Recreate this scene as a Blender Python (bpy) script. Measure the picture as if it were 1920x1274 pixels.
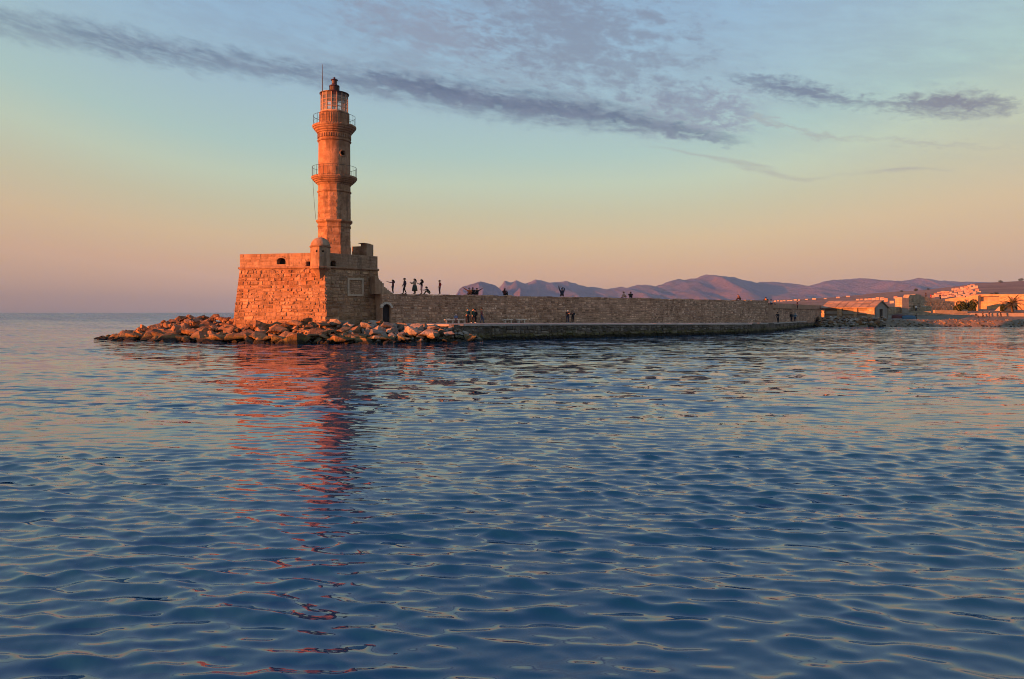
import bpy, bmesh, math, random
import numpy as np
from mathutils import Vector, Matrix, noise
from mathutils.geometry import tessellate_polygon

for o in list(bpy.data.objects):
    bpy.data.objects.remove(o)
scene = bpy.context.scene
COL = scene.collection
R = math.radians
rng = random.Random(7)

# ------------------------------------------------------------------ camera
F, H, HY = 1387.0, 3.2, 586.0          # focal length in photo pixels, eye height, horizon row
cam_data = bpy.data.cameras.new('camera')
cam_data.sensor_width = 36
cam_data.lens = 36 * F / 1920
cam_data.shift_y = -(637 - HY) / 1920
cam_data.clip_start, cam_data.clip_end = 0.1, 90000
cam = bpy.data.objects.new('camera', cam_data)
cam.location = (0, 0, H)
cam.rotation_euler = (R(90), 0, 0)
COL.objects.link(cam)
scene.camera = cam

# ------------------------------------------------------------------ exposure and render settings
EXPO = 1.6
vs = scene.view_settings
vs.view_transform, vs.look, vs.exposure, vs.gamma = 'Standard', 'None', EXPO, 1
vs.use_curve_mapping = False
cy = scene.cycles
cy.use_denoising = True
cy.filter_width = 1.0
cy.max_bounces, cy.diffuse_bounces, cy.glossy_bounces, cy.transmission_bounces = 6, 2, 3, 3
cy.transparent_max_bounces, cy.volume_bounces = 8, 0
cy.caustics_reflective = cy.caustics_refractive = False

# ------------------------------------------------------------------ sun
SUN_AZ, SUN_EL = R(-120), R(5.0)        # measured from the view axis, clockwise positive
sdir = Vector((math.sin(SUN_AZ) * math.cos(SUN_EL), math.cos(SUN_AZ) * math.cos(SUN_EL), math.sin(SUN_EL)))
sun_data = bpy.data.lights.new('sun', 'SUN')
sun_data.energy = 4.0
sun_data.angle = R(0.6)
sun_data.color = (1.0, 0.25, 0.058)
sun = bpy.data.objects.new('sun', sun_data)
sun.rotation_euler = (-sdir).to_track_quat('-Z', 'Y').to_euler()
sun.location = (-60, -40, 60)
COL.objects.link(sun)

# ------------------------------------------------------------------ node helpers
def lin(c):
    return tuple(((v / 255) / 12.92 if v / 255 <= 0.04045 else ((v / 255 + 0.055) / 1.055) ** 2.4) for v in c)

class NT:
    def __init__(self, tree):
        self.t = tree
        tree.nodes.clear()
    def n(self, kind, **kw):
        nd = self.t.nodes.new('ShaderNode' + kind)
        for k, v in kw.items():
            setattr(nd, k, v)
        return nd
    def put(self, sock, val):
        if isinstance(val, bpy.types.NodeSocket):
            self.t.links.new(val, sock)
        elif val is not None:
            if hasattr(sock.default_value, '__len__') and not hasattr(val, '__len__'):
                val = (val,) * len(sock.default_value)
            if hasattr(val, '__len__') and len(val) == 3 and len(sock.default_value) == 4:
                val = tuple(val) + (1,)
            sock.default_value = val
    def m(self, op, a, b=None, c=None, clamp=False):
        nd = self.n('Math', operation=op, use_clamp=clamp)
        for i, v in enumerate((a, b, c)):
            if v is not None:
                self.put(nd.inputs[i], v)
        return nd.outputs[0]
    def vm(self, op, a, b=None, s=None):
        nd = self.n('VectorMath', operation=op)
        self.put(nd.inputs[0], a)
        if b is not None:
            self.put(nd.inputs[1], b)
        if s is not None:
            self.put(nd.inputs['Scale'], s)
        return nd.outputs[0]
    def mix(self, fac, a, b, blend='MIX'):
        nd = self.n('Mix', data_type='RGBA', blend_type=blend)
        nd.clamp_factor = True
        self.put(nd.inputs[0], fac)
        self.put(nd.inputs[6], a)
        self.put(nd.inputs[7], b)
        return nd.outputs[2]
    def noise(self, vec, scale, detail=4, rough=0.55, out='Fac', dist=0.0):
        nd = self.n('TexNoise')
        self.put(nd.inputs['Vector'], vec)
        nd.inputs['Scale'].default_value = scale
        nd.inputs['Detail'].default_value = detail
        nd.inputs['Roughness'].default_value = rough
        nd.inputs['Distortion'].default_value = dist
        return nd.outputs[out]
    def ss(self, x, a, b, lo=0.0, hi=1.0):
        nd = self.n('MapRange', interpolation_type='SMOOTHSTEP')
        for i, v in enumerate((x, a, b, lo, hi)):
            self.put(nd.inputs[i], v)
        return nd.outputs[0]
    def ramp(self, fac, stops):
        nd = self.n('ValToRGB')
        e = nd.color_ramp.elements
        while len(e) < len(stops):
            e.new(0.5)
        for el, (p, c) in zip(e, stops):
            el.position = p
            el.color = tuple(c) + (1,)
        self.put(nd.inputs[0], fac)
        return nd.outputs[0]
    def curve(self, x, pts, x0, x1, y0, y1):
        """piecewise curve through pts (x, y), as a Float Curve over [x0,x1]x[y0,y1]"""
        t = self.m('DIVIDE', self.m('SUBTRACT', x, x0), x1 - x0, clamp=True)
        nd = self.n('FloatCurve')
        c = nd.mapping.curves[0]
        pts = sorted(pts)
        while len(c.points) < len(pts):
            c.points.new(0.5, 0.5)
        for p, (a, b) in zip(c.points, pts):
            p.location = ((a - x0) / (x1 - x0), (b - y0) / (y1 - y0))
            p.handle_type = 'AUTO_CLAMPED'
        nd.mapping.update()
        self.put(nd.inputs['Value'], t)
        return self.m('MULTIPLY_ADD', nd.outputs[0], y1 - y0, y0)

# ------------------------------------------------------------------ sky
world = bpy.data.worlds.new('World')
scene.world = world
world.use_nodes = True
w = NT(world.node_tree)
K = 2 ** -EXPO
def skyc(r, g, b):
    return tuple(v * K for v in lin((r, g, b)))
d = w.n('TexCoord').outputs['Generated']
sep = w.n('SeparateXYZ'); w.put(sep.inputs[0], d)
dx, dy, dz = sep.outputs
az = w.m('ARCTAN2', dx, dy)
el = w.m('ARCSINE', dz)
eld = w.m('MULTIPLY', el, 180 / math.pi)
azd = w.m('MULTIPLY', az, 180 / math.pi)
off = w.m('ABSOLUTE', w.m('ADD', azd, 3.0))
warm = w.ss(off, 12.0, 42.0, 1.0, 0.70)
ele = w.m('MULTIPLY', w.m('MAXIMUM', eld, 0.0), warm)
t = w.m('SQRT', w.m('DIVIDE', ele, 90.0))
S = lambda e: math.sqrt(e / 90)
grad = w.ramp(t, [(S(0), skyc(118, 106, 116)), (S(0.9), skyc(132, 112, 116)), (S(2.0), skyc(155, 126, 118)),
                  (S(3.4), skyc(174, 140, 121)), (S(5.4), skyc(183, 158, 130)), (S(7.6), skyc(174, 169, 146)),
                  (S(9.8), skyc(168, 181, 166)), (S(12), skyc(152, 178, 178)), (S(16), skyc(142, 170, 188)),
                  (S(20), skyc(134, 165, 193)), (S(26), skyc(124, 154, 188)), (S(48), skyc(84, 126, 174)),
                  (1.0, skyc(56, 104, 156))])
def P2A(px, py):
    a = math.atan((px - 960) / F)
    return math.degrees(a), math.degrees(math.atan((HY - py) / F * math.cos(a)))
cv = w.n('CombineXYZ'); w.put(cv.inputs[0], azd); w.put(cv.inputs[1], eld)
cvec = cv.outputs[0]
def stretch(sx, sy, shear=0.0, ox=0.0):
    c = w.n('CombineXYZ')
    yy = w.m('MULTIPLY_ADD', azd, shear, eld)
    w.put(c.inputs[0], w.m('MULTIPLY_ADD', azd, sx, ox)); w.put(c.inputs[1], w.m('MULTIPLY', yy, sy))
    return c.outputs[0]
SH = 0.17
nA = w.noise(stretch(0.16, 0.7, SH), 1.0, 7, 0.62)
nB = w.noise(stretch(0.45, 1.1, SH, 9.0), 1.0, 9, 0.66, dist=0.5)
nC = w.noise(stretch(0.9, 1.9, SH * 0.6, 4.0), 1.0, 9, 0.68, dist=0.35)
nD = w.noise(stretch(0.42, 2.1, SH, 2.0), 1.0, 9, 0.66, dist=0.3)
def band(pts, thick, dens, nz, amp, soft_lo, soft_hi):
    """cloud streak: pts = photo pixels of its middle line, thick/dens = (px, value) lists"""
    pa = [P2A(*p) for p in pts]
    x0, x1 = pa[0][0], pa[-1][0]
    mid = w.curve(azd, pa, x0, x1, 0, 30)
    th = w.curve(azd, [(P2A(p, 300)[0], v) for p, v in thick], x0, x1, 0, 5)
    de = w.curve(azd, [(P2A(p, 300)[0], v) for p, v in dens], x0, x1, 0, 1)
    q = w.m('SUBTRACT', eld, mid)
    q = w.m('MULTIPLY_ADD', w.m('SUBTRACT', nz, 0.5), amp, q)
    up = w.ss(q, w.m('MULTIPLY', th, -soft_lo), w.m('MULTIPLY', th, 0.1))
    dn = w.ss(q, w.m('MULTIPLY', th, 0.1), w.m('MULTIPLY', th, soft_hi), 1.0, 0.0)
    ins = w.m('MULTIPLY', w.m('GREATER_THAN', azd, x0 - 0.01), w.m('LESS_THAN', azd, x1 + 0.01))
    body = w.m('MULTIPLY', w.m('MULTIPLY', w.m('MULTIPLY', up, dn), de), ins)
    fray = w.ss(nD, 0.32, 0.56, 0.45, 1.0)            # frayed where it is thin, solid in the middle
    return w.m('MULTIPLY', body, w.m('MAXIMUM', fray, w.ss(body, 0.45, 0.95)))
b1 = band([(-60, 35), (100, 62), (300, 100), (480, 128), (620, 148), (760, 164), (900, 192), (1060, 212), (1200, 232), (1290, 250), (1420, 272)],
          [(-60, 1.3), (100, 1.5), (300, 1.35), (480, 1.25), (620, 1.3), (760, 1.7), (900, 1.75), (1060, 1.6), (1200, 1.2), (1290, 0.7), (1420, 0.35)],
          [(-60, 0.5), (100, 0.6), (300, 0.75), (480, 0.7), (620, 0.75), (760, 0.95), (900, 1.0), (1060, 1.0), (1200, 0.95), (1290, 0.85), (1420, 0.0)],
          w.m('ADD', w.m('MULTIPLY', nB, 0.5), w.m('MULTIPLY', nC, 0.5)), 3.3, 0.95, 1.2)
b2 = band([(1340, 140), (1420, 156), (1500, 172), (1570, 186), (1640, 196), (1720, 198), (1800, 196), (1860, 200), (1930, 196)],
          [(1340, 0.2), (1420, 0.75), (1500, 1.1), (1570, 0.8), (1640, 0.6), (1720, 1.05), (1800, 1.25), (1860, 1.0), (1930, 0.3)],
          [(1340, 0.0), (1420, 0.8), (1500, 1.0), (1570, 0.85), (1640, 0.7), (1720, 0.95), (1800, 1.0), (1860, 0.9), (1930, 0.0)],
          nC, 2.8, 1.1, 1.1)
b3 = band([(1200, 276), (1300, 288), (1380, 306), (1440, 320), (1520, 338), (1600, 326), (1690, 317), (1800, 322)],
          [(1200, 0.15), (1300, 0.25), (1380, 0.32), (1440, 0.3), (1520, 0.2), (1600, 0.15), (1690, 0.28), (1800, 0.12)],
          [(1200, 0.1), (1300, 0.5), (1380, 0.6), (1440, 0.6), (1520, 0.4), (1600, 0.2), (1690, 0.75), (1800, 0.0)],
          nA, 1.6, 1.0, 1.0)
b4 = band([(1380, 215), (1450, 230), (1540, 256), (1640, 262), (1740, 270), (1900, 278)],
          [(1380, 0.3), (1450, 0.35), (1540, 0.3), (1640, 0.3), (1740, 0.28), (1900, 0.2)],
          [(1380, 0.0), (1450, 0.6), (1540, 0.6), (1640, 0.4), (1740, 0.5), (1900, 0.2)],
          nC, 2.2, 1.0, 1.0)
# the thin high sheet overhead: goes on over the whole upper sky
sheet = w.m('MULTIPLY', w.ss(w.m('ADD', w.m('MULTIPLY', nA, 0.5), w.m('ADD', w.m('MULTIPLY', nB, 0.25), w.m('MULTIPLY', nD, 0.25))), 0.41, 0.58),
            w.ss(w.m('MULTIPLY_ADD', azd, SH, eld), 13.0, 16.5))
core = w.m('MULTIPLY', w.ss(off, 22.0, 2.0, 0.25, 1.0), w.m('MULTIPLY', w.ss(eld, 13.5, 16.0), w.ss(eld, 34.0, 24.0)))
sheet = w.m('MULTIPLY', sheet, w.m('MULTIPLY_ADD', core, 0.42, 0.12))
def mass(px, py, rx, ry, lo, hi, slant=0.2):
    """a soft broken cloud mass about a photo pixel, rx/ry in degrees"""
    a0, e0 = P2A(px, py)
    ua = w.m('DIVIDE', w.m('SUBTRACT', azd, a0), rx)
    ue = w.m('DIVIDE', w.m('MULTIPLY_ADD', w.m('SUBTRACT', azd, a0), slant, w.m('SUBTRACT', eld, e0)), ry)
    r_ = w.m('SQRT', w.m('ADD', w.m('MULTIPLY', ua, ua), w.m('MULTIPLY', ue, ue)))
    nz = w.m('ADD', w.m('MULTIPLY', nB, 0.55), w.m('MULTIPLY', nC, 0.45))
    return w.ss(w.m('SUBTRACT', w.m('MULTIPLY_ADD', w.m('SUBTRACT', nz, 0.5), 4.2, 0.75), w.m('MULTIPLY', r_, 0.85)), lo, hi)
m1 = mass(1090, 70, 10.5, 5.2, -0.1, 0.7)
m2 = mass(800, 55, 9.0, 3.0, 0.0, 0.8)
m3 = mass(1300, 205, 4.6, 2.2, -0.1, 0.6)
tail = w.m('MULTIPLY', w.ss(w.m('ABSOLUTE', w.m('SUBTRACT', azd, P2A(1310, 200)[0])), 6.0, 2.0), w.ss(w.m('ABSOLUTE', w.m('SUBTRACT', eld, 14.6)), 2.4, 0.8))
tail = w.m('MULTIPLY', tail, w.ss(nC, 0.36, 0.6))
puff = w.ss(nB, 0.3, 0.7)
col = w.mix(w.m('MULTIPLY', sheet, 1.0), grad, skyc(120, 130, 152))
col = w.mix(w.m('MULTIPLY', tail, 0.8), col, skyc(128, 134, 158))
col = w.mix(w.m('MULTIPLY', m2, 0.55), col, skyc(126, 130, 152))
col = w.mix(w.m('MULTIPLY', m1, 0.72), col, skyc(112, 122, 146))
col = w.mix(w.m('MULTIPLY', m3, 0.45), col, skyc(110, 118, 145))
dark = w.mix(puff, skyc(72, 84, 116), skyc(98, 107, 134))
col = w.mix(w.m('MULTIPLY', b1, 1.0), col, dark)
dark2 = w.mix(w.ss(azd, 20.0, 32.0), skyc(92, 101, 130), skyc(104, 99, 120))
col = w.mix(w.m('MULTIPLY', b2, 0.95), col, dark2)
col = w.mix(w.m('MULTIPLY', w.m('MAXIMUM', b3, b4), 0.75), col, skyc(140, 132, 140))
sky = w.n('TexSky', sky_type='NISHITA')
sky.sun_disc = False
sky.sun_elevation = SUN_EL
sky.sun_rotation = SUN_AZ
sky.air_density, sky.dust_density = 1.0, 1.5
bgA = w.n('Background'); w.put(bgA.inputs[0], sky.outputs[0]); bgA.inputs[1].default_value = 0.014
bgB = w.n('Background'); w.put(bgB.inputs[0], col); bgB.inputs[1].default_value = 1.10
add = w.n('AddShader')
w.t.links.new(bgA.outputs[0], add.inputs[0]); w.t.links.new(bgB.outputs[0], add.inputs[1])
wo = w.n('OutputWorld'); w.t.links.new(add.outputs[0], wo.inputs[0])

# ------------------------------------------------------------------ object helpers
def W(px, py, Y):
    return Vector(((px - 960) * Y / F, Y, H - (py - HY) * Y / F))
def ZY(py, Y):
    return H - (py - HY) * Y / F
def interp(pts, x):
    return float(np.interp(x, [p[0] for p in pts], [p[1] for p in pts]))

MATS = {}
def new_mat(name):
    m = bpy.data.materials.new(name); m.use_nodes = True
    MATS[name] = m
    return m, NT(m.node_tree)
def finish(nt, color, rough=0.8, normal=None, spec=0.3, metallic=0.0, **kw):
    p = nt.n('BsdfPrincipled')
    nt.put(p.inputs['Base Color'], color); nt.put(p.inputs['Roughness'], rough)
    nt.put(p.inputs['Specular IOR Level'], spec); nt.put(p.inputs['Metallic'], metallic)
    if normal is not None:
        nt.put(p.inputs['Normal'], normal)
    for k, v in kw.items():
        nt.put(p.inputs[k], v)
    o = nt.n('OutputMaterial'); nt.t.links.new(p.outputs[0], o.inputs[0])
    return p
def stone_mat(name, c1, c2, c3=None, scale=1.6, bump=0.5, tint=0.8, fine=7.0, rough=0.9, wet=False, patch=None, dist=0.04, streak=0.0):
    """weathered stone: mottled c1/c2, spots of c3, each piece lighter or darker by its own tint"""
    m, t_ = new_mat(name)
    pos = t_.n('NewGeometry').outputs['Position']
    n1 = t_.noise(pos, scale, 6, 0.62)
    n2 = t_.noise(pos, fine, 5, 0.65)
    c = t_.mix(t_.ss(n1, 0.32, 0.68), c1, c2)
    if c3:
        c = t_.mix(t_.m('MULTIPLY', t_.ss(n2, 0.55, 0.72), 0.8), c, c3)
    if patch:                                   # large stained areas
        c = t_.mix(t_.m('MULTIPLY', t_.ss(t_.noise(pos, 0.35, 5, 0.6), 0.5, 0.66), 0.75), c, patch)
    if streak:                                  # rain runs and soot down the face
        sn = t_.noise(t_.vm('MULTIPLY', pos, (1.0, 1.0, 0.16)), 1.7, 6, 0.65)
        c = t_.mix(t_.m('MULTIPLY', t_.ss(sn, 0.50, 0.68), streak), c, tuple(v * 0.36 for v in c1))
    at = t_.n('Attribute', attribute_name='tint').outputs['Fac']
    g = t_.m('MULTIPLY_ADD', at, tint, 1.0 - tint / 2)
    g = t_.m('MULTIPLY', g, t_.m('MULTIPLY_ADD', n2, 0.7, 0.65))
    c = t_.mix(1.0, c, t_.vm('SCALE', (1, 1, 1), s=g), 'MULTIPLY')
    if wet:                                     # algae and wet dark band above the waterline
        z = t_.n('SeparateXYZ'); t_.put(z.inputs[0], pos)
        zz = t_.m('MULTIPLY_ADD', t_.m('SUBTRACT', n1, 0.5), 0.9, z.outputs[2])
        c = t_.mix(t_.m('MULTIPLY', t_.ss(zz, 0.95, 0.45), t_.m('MULTIPLY', t_.ss(n2, 0.35, 0.6), 0.8)), c, (0.11, 0.10, 0.02))
        c = t_.mix(t_.m('MULTIPLY', t_.ss(zz, 0.55, 0.22), 0.92), c, (0.012, 0.013, 0.011))
    bm = t_.n('Bump'); bm.inputs['Strength'].default_value = bump; bm.inputs['Distance'].default_value = dist
    t_.put(bm.inputs['Height'], t_.m('ADD', n2, t_.m('MULTIPLY', n1, 0.8)))
    finish(t_, c, rough, bm.outputs[0], 0.25)
    return m
def plain_mat(name, c, rough=0.7, var=0.25, scale=4.0, spec=0.3, metallic=0.0):
    m, t_ = new_mat(name)
    pos = t_.n('NewGeometry').outputs['Position']
    n1 = t_.noise(pos, scale, 4, 0.6)
    cc = t_.mix(n1, tuple(v * (1 - var) for v in c), tuple(min(1, v * (1 + var)) for v in c))
    finish(t_, cc, rough, None, spec, metallic)
    return m

class MB:
    def __init__(self):
        self.v, self.f, self.t, self.mi = [], [], [], []
    def add(self, vs_, fs, tint=0.5, mi=0):
        b = len(self.v)
        self.v += [tuple(p) for p in vs_]
        for f in fs:
            self.f.append(tuple(b + i for i in f)); self.t.append(tint); self.mi.append(mi)
        return self
    def box(self, c, s, ang=0.0, tint=0.5):
        ca, sa = math.cos(ang), math.sin(ang)
        vs_ = []
        for z in (-1, 1):
            for x, y in ((-1, -1), (1, -1), (1, 1), (-1, 1)):
                X, Y_ = x * s[0] / 2, y * s[1] / 2
                vs_.append((c[0] + X * ca - Y_ * sa, c[1] + X * sa + Y_ * ca, c[2] + z * s[2] / 2))
        return self.add(vs_, [(3, 2, 1, 0), (4, 5, 6, 7), (0, 1, 5, 4), (1, 2, 6, 5), (2, 3, 7, 6), (3, 0, 4, 7)], tint)
    def prism(self, poly, z0, z1, tint=0.5):
        """poly: list of (x,y) counter-clockwise; z0/z1 numbers or lists"""
        n = len(poly)
        a = z0 if hasattr(z0, '__len__') else [z0] * n
        b = z1 if hasattr(z1, '__len__') else [z1] * n
        vs_ = [(p[0], p[1], a[i]) for i, p in enumerate(poly)] + [(p[0], p[1], b[i]) for i, p in enumerate(poly)]
        return self.add(vs_, [tuple(range(n - 1, -1, -1)), tuple(range(n, 2 * n))] + [(i, (i + 1) % n, n + (i + 1) % n, n + i) for i in range(n)], tint)
    def tube(self, pts, rad, n=6, tint=0.5, closed=False):
        pts = [Vector(p) for p in pts]
        rs = rad if hasattr(rad, '__len__') else [rad] * len(pts)
        m_ = len(pts)
        vs_ = []
        for i, p in enumerate(pts):
            a = pts[(i - 1) % m_] if (closed or i > 0) else pts[i]
            b = pts[(i + 1) % m_] if (closed or i < m_ - 1) else pts[i]
            tg = (b - a).normalized()
            up = Vector((0, 0, 1)) if abs(tg.z) < 0.9 else Vector((1, 0, 0))
            s_ = tg.cross(up).normalized(); u_ = s_.cross(tg)
            for k in range(n):
                q = 2 * math.pi * k / n
                vs_.append(p + (s_ * math.cos(q) + u_ * math.sin(q)) * rs[i])
        fs = []
        for i in range(m_ if closed else m_ - 1):
            j = (i + 1) % m_
            for k in range(n):
                l = (k + 1) % n
                fs.append((i * n + k, i * n + l, j * n + l, j * n + k))
        if not closed:
            fs += [tuple(range(n - 1, -1, -1)), tuple((m_ - 1) * n + k for k in range(n))]
        return self.add(vs_, fs, tint)
    def lathe(self, c, prof, n=48, rot=0.0, caps=True, tint=0.5):
        """prof: list of (radius, z) bottom to top"""
        vs_ = []
        for r_, z in prof:
            for k in range(n):
                q = rot + 2 * math.pi * k / n
                vs_.append((c[0] + r_ * math.cos(q), c[1] + r_ * math.sin(q), z))
        fs = []
        for i in range(len(prof) - 1):
            for k in range(n):
                l = (k + 1) % n
                fs.append((i * n + k, i * n + l, (i + 1) * n + l, (i + 1) * n + k))
        if caps:
            fs += [tuple(range(n - 1, -1, -1)), tuple((len(prof) - 1) * n + k for k in range(n))]
        return self.add(vs_, fs, tint)
    def plate(self, outer, holes, o, ux, uy, th, tint=0.5):
        """flat wall with openings: 2-D outlines (x along ux, y along uy) from origin o, th thick behind the face"""
        o, ux, uy = Vector(o), Vector(ux), Vector(uy)
        nn = ux.cross(uy).normalized()
        loops = [outer] + holes
        flat = [p for l in loops for p in l]
        tri = tessellate_polygon([[Vector((p[0], p[1], 0)) for p in l] for l in loops])
        n = len(flat)
        vs_ = [o + ux * p[0] + uy * p[1] for p in flat] + [o + ux * p[0] + uy * p[1] - nn * th for p in flat]
        fs = []
        for a, b, c in tri:
            ar = (flat[b][0] - flat[a][0]) * (flat[c][1] - flat[a][1]) - (flat[c][0] - flat[a][0]) * (flat[b][1] - flat[a][1])
            if ar < 0:
                b, c = c, b
            fs += [(a, b, c), (a + n, c + n, b + n)]
        base = 0
        for li, l in enumerate(loops):
            m_ = len(l)
            ar = sum(l[i][0] * l[(i + 1) % m_][1] - l[(i + 1) % m_][0] * l[i][1] for i in range(m_))
            for i in range(m_):
                a, b = base + i, base + (i + 1) % m_
                if (ar > 0) == (li == 0):
                    fs.append((a, a + n, b + n, b))
                else:
                    fs.append((b, b + n, a + n, a))
            base += m_
        return self.add(vs_, fs, tint)
    def build(self, name, mat, parent=None, smooth=False, kind=None):
        me = bpy.data.meshes.new(name)
        me.from_pydata(self.v, [], self.f)
        at = me.attributes.new('tint', 'FLOAT', 'FACE')
        at.data.foreach_set('value', self.t)
        for m in (mat if isinstance(mat, (list, tuple)) else [mat]):
            me.materials.append(m)
        if any(self.mi):
            me.polygons.foreach_set('material_index', self.mi)
        if smooth:
            me.polygons.foreach_set('use_smooth', [True] * len(self.f))
        me.update()
        return link(name, me, parent, kind)

def link(name, me, parent=None, kind=None):
    o = bpy.data.objects.new(name, me)
    COL.objects.link(o)
    if parent is not None:
        o.parent = parent
        o.matrix_parent_inverse = base_inv(parent)
    if kind:
        o['kind'] = kind
    return o
BASE = {}
def base_inv(p):
    return Matrix.Translation(-Vector(BASE[p.name])) if p.name in BASE else Matrix.Identity(4)
def thing(name, loc, label, cat, group=None):
    o = bpy.data.objects.new(name, None)
    o.empty_display_size = 0.5
    o.location = loc
    COL.objects.link(o)
    BASE[o.name] = tuple(loc)
    tag(o, label, cat, group)
    return o
def tag(o, label, cat, group=None):
    o['label'] = label; o['category'] = cat
    if group:
        o['group'] = group
    return o

def blocks(bl, br, tr, tl, course=(0.34, 0.46), length=(0.5, 1.0), depth=0.05, gap=0.018, rough=0.015, holes=(), rr=rng, rag=0.0):
    """squared stones laid in courses over the quad; returns [(area, verts, faces, tint)]"""
    bl, br, tr, tl = map(Vector, (bl, br, tr, tl))
    wid, hei = ((br - bl).length + (tr - tl).length) / 2, ((tl - bl).length + (tr - br).length) / 2
    nn = (br - bl).cross(tl - bl).normalized()
    def P(x, y, dd):
        u, v = x / wid, y / hei
        return bl * (1 - u) * (1 - v) + br * u * (1 - v) + tr * u * v + tl * (1 - u) * v + nn * dd
    out = []
    y = 0.0
    while y < hei - 0.06:
        ch = rr.uniform(*course)
        if hei - y - ch < course[0] * 0.5:
            ch = hei - y
        x = -rr.uniform(0, length[0])
        while x < wid:
            ln = rr.uniform(*length) * rr.choice((0.8, 1, 1, 1.25))
            a, b = max(0.0, x), min(wid, x + ln)
            x += ln
            if b - a < 0.1:
                continue
            y0, y1 = y + rr.uniform(-rag, rag), min(hei, y + ch + rr.uniform(-rag, rag))
            rects = [(a, b, y0, y1)]
            for hx0, hx1, hy0, hy1 in holes:
                nxt = []
                for r_ in rects:
                    if r_[1] <= hx0 or r_[0] >= hx1 or r_[3] <= hy0 or r_[2] >= hy1:
                        nxt.append(r_); continue
                    if hx0 - r_[0] > 0.1: nxt.append((r_[0], hx0, r_[2], r_[3]))
                    if r_[1] - hx1 > 0.1: nxt.append((hx1, r_[1], r_[2], r_[3]))
                    m0, m1 = max(r_[0], hx0), min(r_[1], hx1)
                    if m1 - m0 > 0.1 and hy0 - r_[2] > 0.08: nxt.append((m0, m1, r_[2], hy0))
                    if m1 - m0 > 0.1 and r_[3] - hy1 > 0.08: nxt.append((m0, m1, hy1, r_[3]))
                rects = nxt
            for (p0, p1, q0, q1) in rects:
                g = gap * rr.uniform(0.5, 1.5)
                j = lambda: rr.uniform(-rough, rough)
                dd = depth * rr.uniform(0.25, 1.1)
                bv = min(0.05, (p1 - p0) * 0.16, (q1 - q0) * 0.16)
                xs = [p0 + g, p1 - g, p1 - g, p0 + g]; ys = [q0 + g, q0 + g, q1 - g, q1 - g]
                sx, sy = [1, -1, -1, 1], [1, 1, -1, -1]
                vs_ = [P(xs[i] + j(), ys[i] + j(), -0.03) for i in range(4)]
                vs_ += [P(xs[i] + sx[i] * bv + j(), ys[i] + sy[i] * bv + j(), dd + j()) for i in range(4)]
                vs_.append(P((p0 + p1) / 2 + 4 * j(), (q0 + q1) / 2 + 3 * j(), dd * rr.uniform(0.7, 1.5) + j()))
                fs = [(0, 1, 5, 4), (1, 2, 6, 5), (2, 3, 7, 6), (3, 0, 4, 7), (4, 5, 8), (5, 6, 8), (6, 7, 8), (7, 4, 8)]
                out.append(((p1 - p0) * (q1 - q0), vs_, fs, rr.random()))
        y += ch
    return out
def lay(stones, mat, parent, limit=300, name='stone', rest='stonework'):
    """the largest stones as parts of their own, the rest joined"""
    stones = sorted(stones, key=lambda s: -s[0])
    for a, v, f, tn in stones[:limit]:
        MB().add(v, f, tn).build(name, mat, parent)
    if len(stones) > limit:
        mb = MB()
        for a, v, f, tn in stones[limit:]:
            mb.add(v, f, tn)
        mb.build(rest, mat, parent, kind='stuff')

# ------------------------------------------------------------------ materials
M_FORT = stone_mat('fort_stone', (0.25, 0.145, 0.08), (0.44, 0.275, 0.165), (0.11, 0.06, 0.034), 0.8, 1.0, 0.6, 3.6, dist=0.12, patch=(0.27, 0.125, 0.06), streak=0.5)
M_MORTAR = stone_mat('mortar', (0.21, 0.125, 0.072), (0.34, 0.21, 0.13), None, 2.0, 0.6, 0.3)
M_ASHLAR = stone_mat('ashlar', (0.27, 0.165, 0.10), (0.37, 0.245, 0.16), (0.15, 0.085, 0.05), 1.2, 0.8, 0.4, 5.0, streak=0.6, patch=(0.22, 0.125, 0.075))
M_TOWER = stone_mat('tower_stone', (0.25, 0.135, 0.075), (0.37, 0.225, 0.135), (0.085, 0.044, 0.026), 1.1, 1.0, 0.5, 3.6, patch=(0.19, 0.09, 0.048), streak=0.7)
M_TRIM = stone_mat('moulding_stone', (0.24, 0.13, 0.075), (0.34, 0.205, 0.125), (0.085, 0.045, 0.027), 1.6, 0.9, 0.3, 6.0, streak=0.7)
M_WALL = stone_mat('rubble_stone', (0.37, 0.22, 0.14), (0.52, 0.34, 0.23), (0.66, 0.52, 0.39), 0.5, 1.0, 0.9, 3.2, dist=0.09, streak=0.6, patch=(0.26, 0.15, 0.095))
M_WALLM = stone_mat('wall_mortar', (0.32, 0.19, 0.125), (0.43, 0.275, 0.19), (0.19, 0.115, 0.075), 1.8, 0.9, 0.2, 6.0)
M_FRAME = stone_mat('window_frame_stone', (0.40, 0.29, 0.20), (0.48, 0.36, 0.26), None, 2.0, 0.5, 0.3)
M_WALL2 = stone_mat('patched_stone', (0.40, 0.26, 0.18), (0.56, 0.40, 0.29), (0.24, 0.15, 0.10), 0.45, 1.0, 0.9, 3.0, dist=0.09, streak=0.7)
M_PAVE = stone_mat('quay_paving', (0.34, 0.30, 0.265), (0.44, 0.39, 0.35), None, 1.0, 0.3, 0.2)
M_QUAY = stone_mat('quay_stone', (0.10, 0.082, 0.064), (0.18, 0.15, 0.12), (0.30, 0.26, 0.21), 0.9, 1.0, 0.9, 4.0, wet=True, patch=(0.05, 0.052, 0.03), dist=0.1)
M_ROCK = stone_mat('boulder_rust', (0.14, 0.075, 0.038), (0.36, 0.21, 0.11), (0.06, 0.032, 0.02), 0.6, 1.0, 0.5, 2.6, wet=True, dist=0.18)
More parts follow.
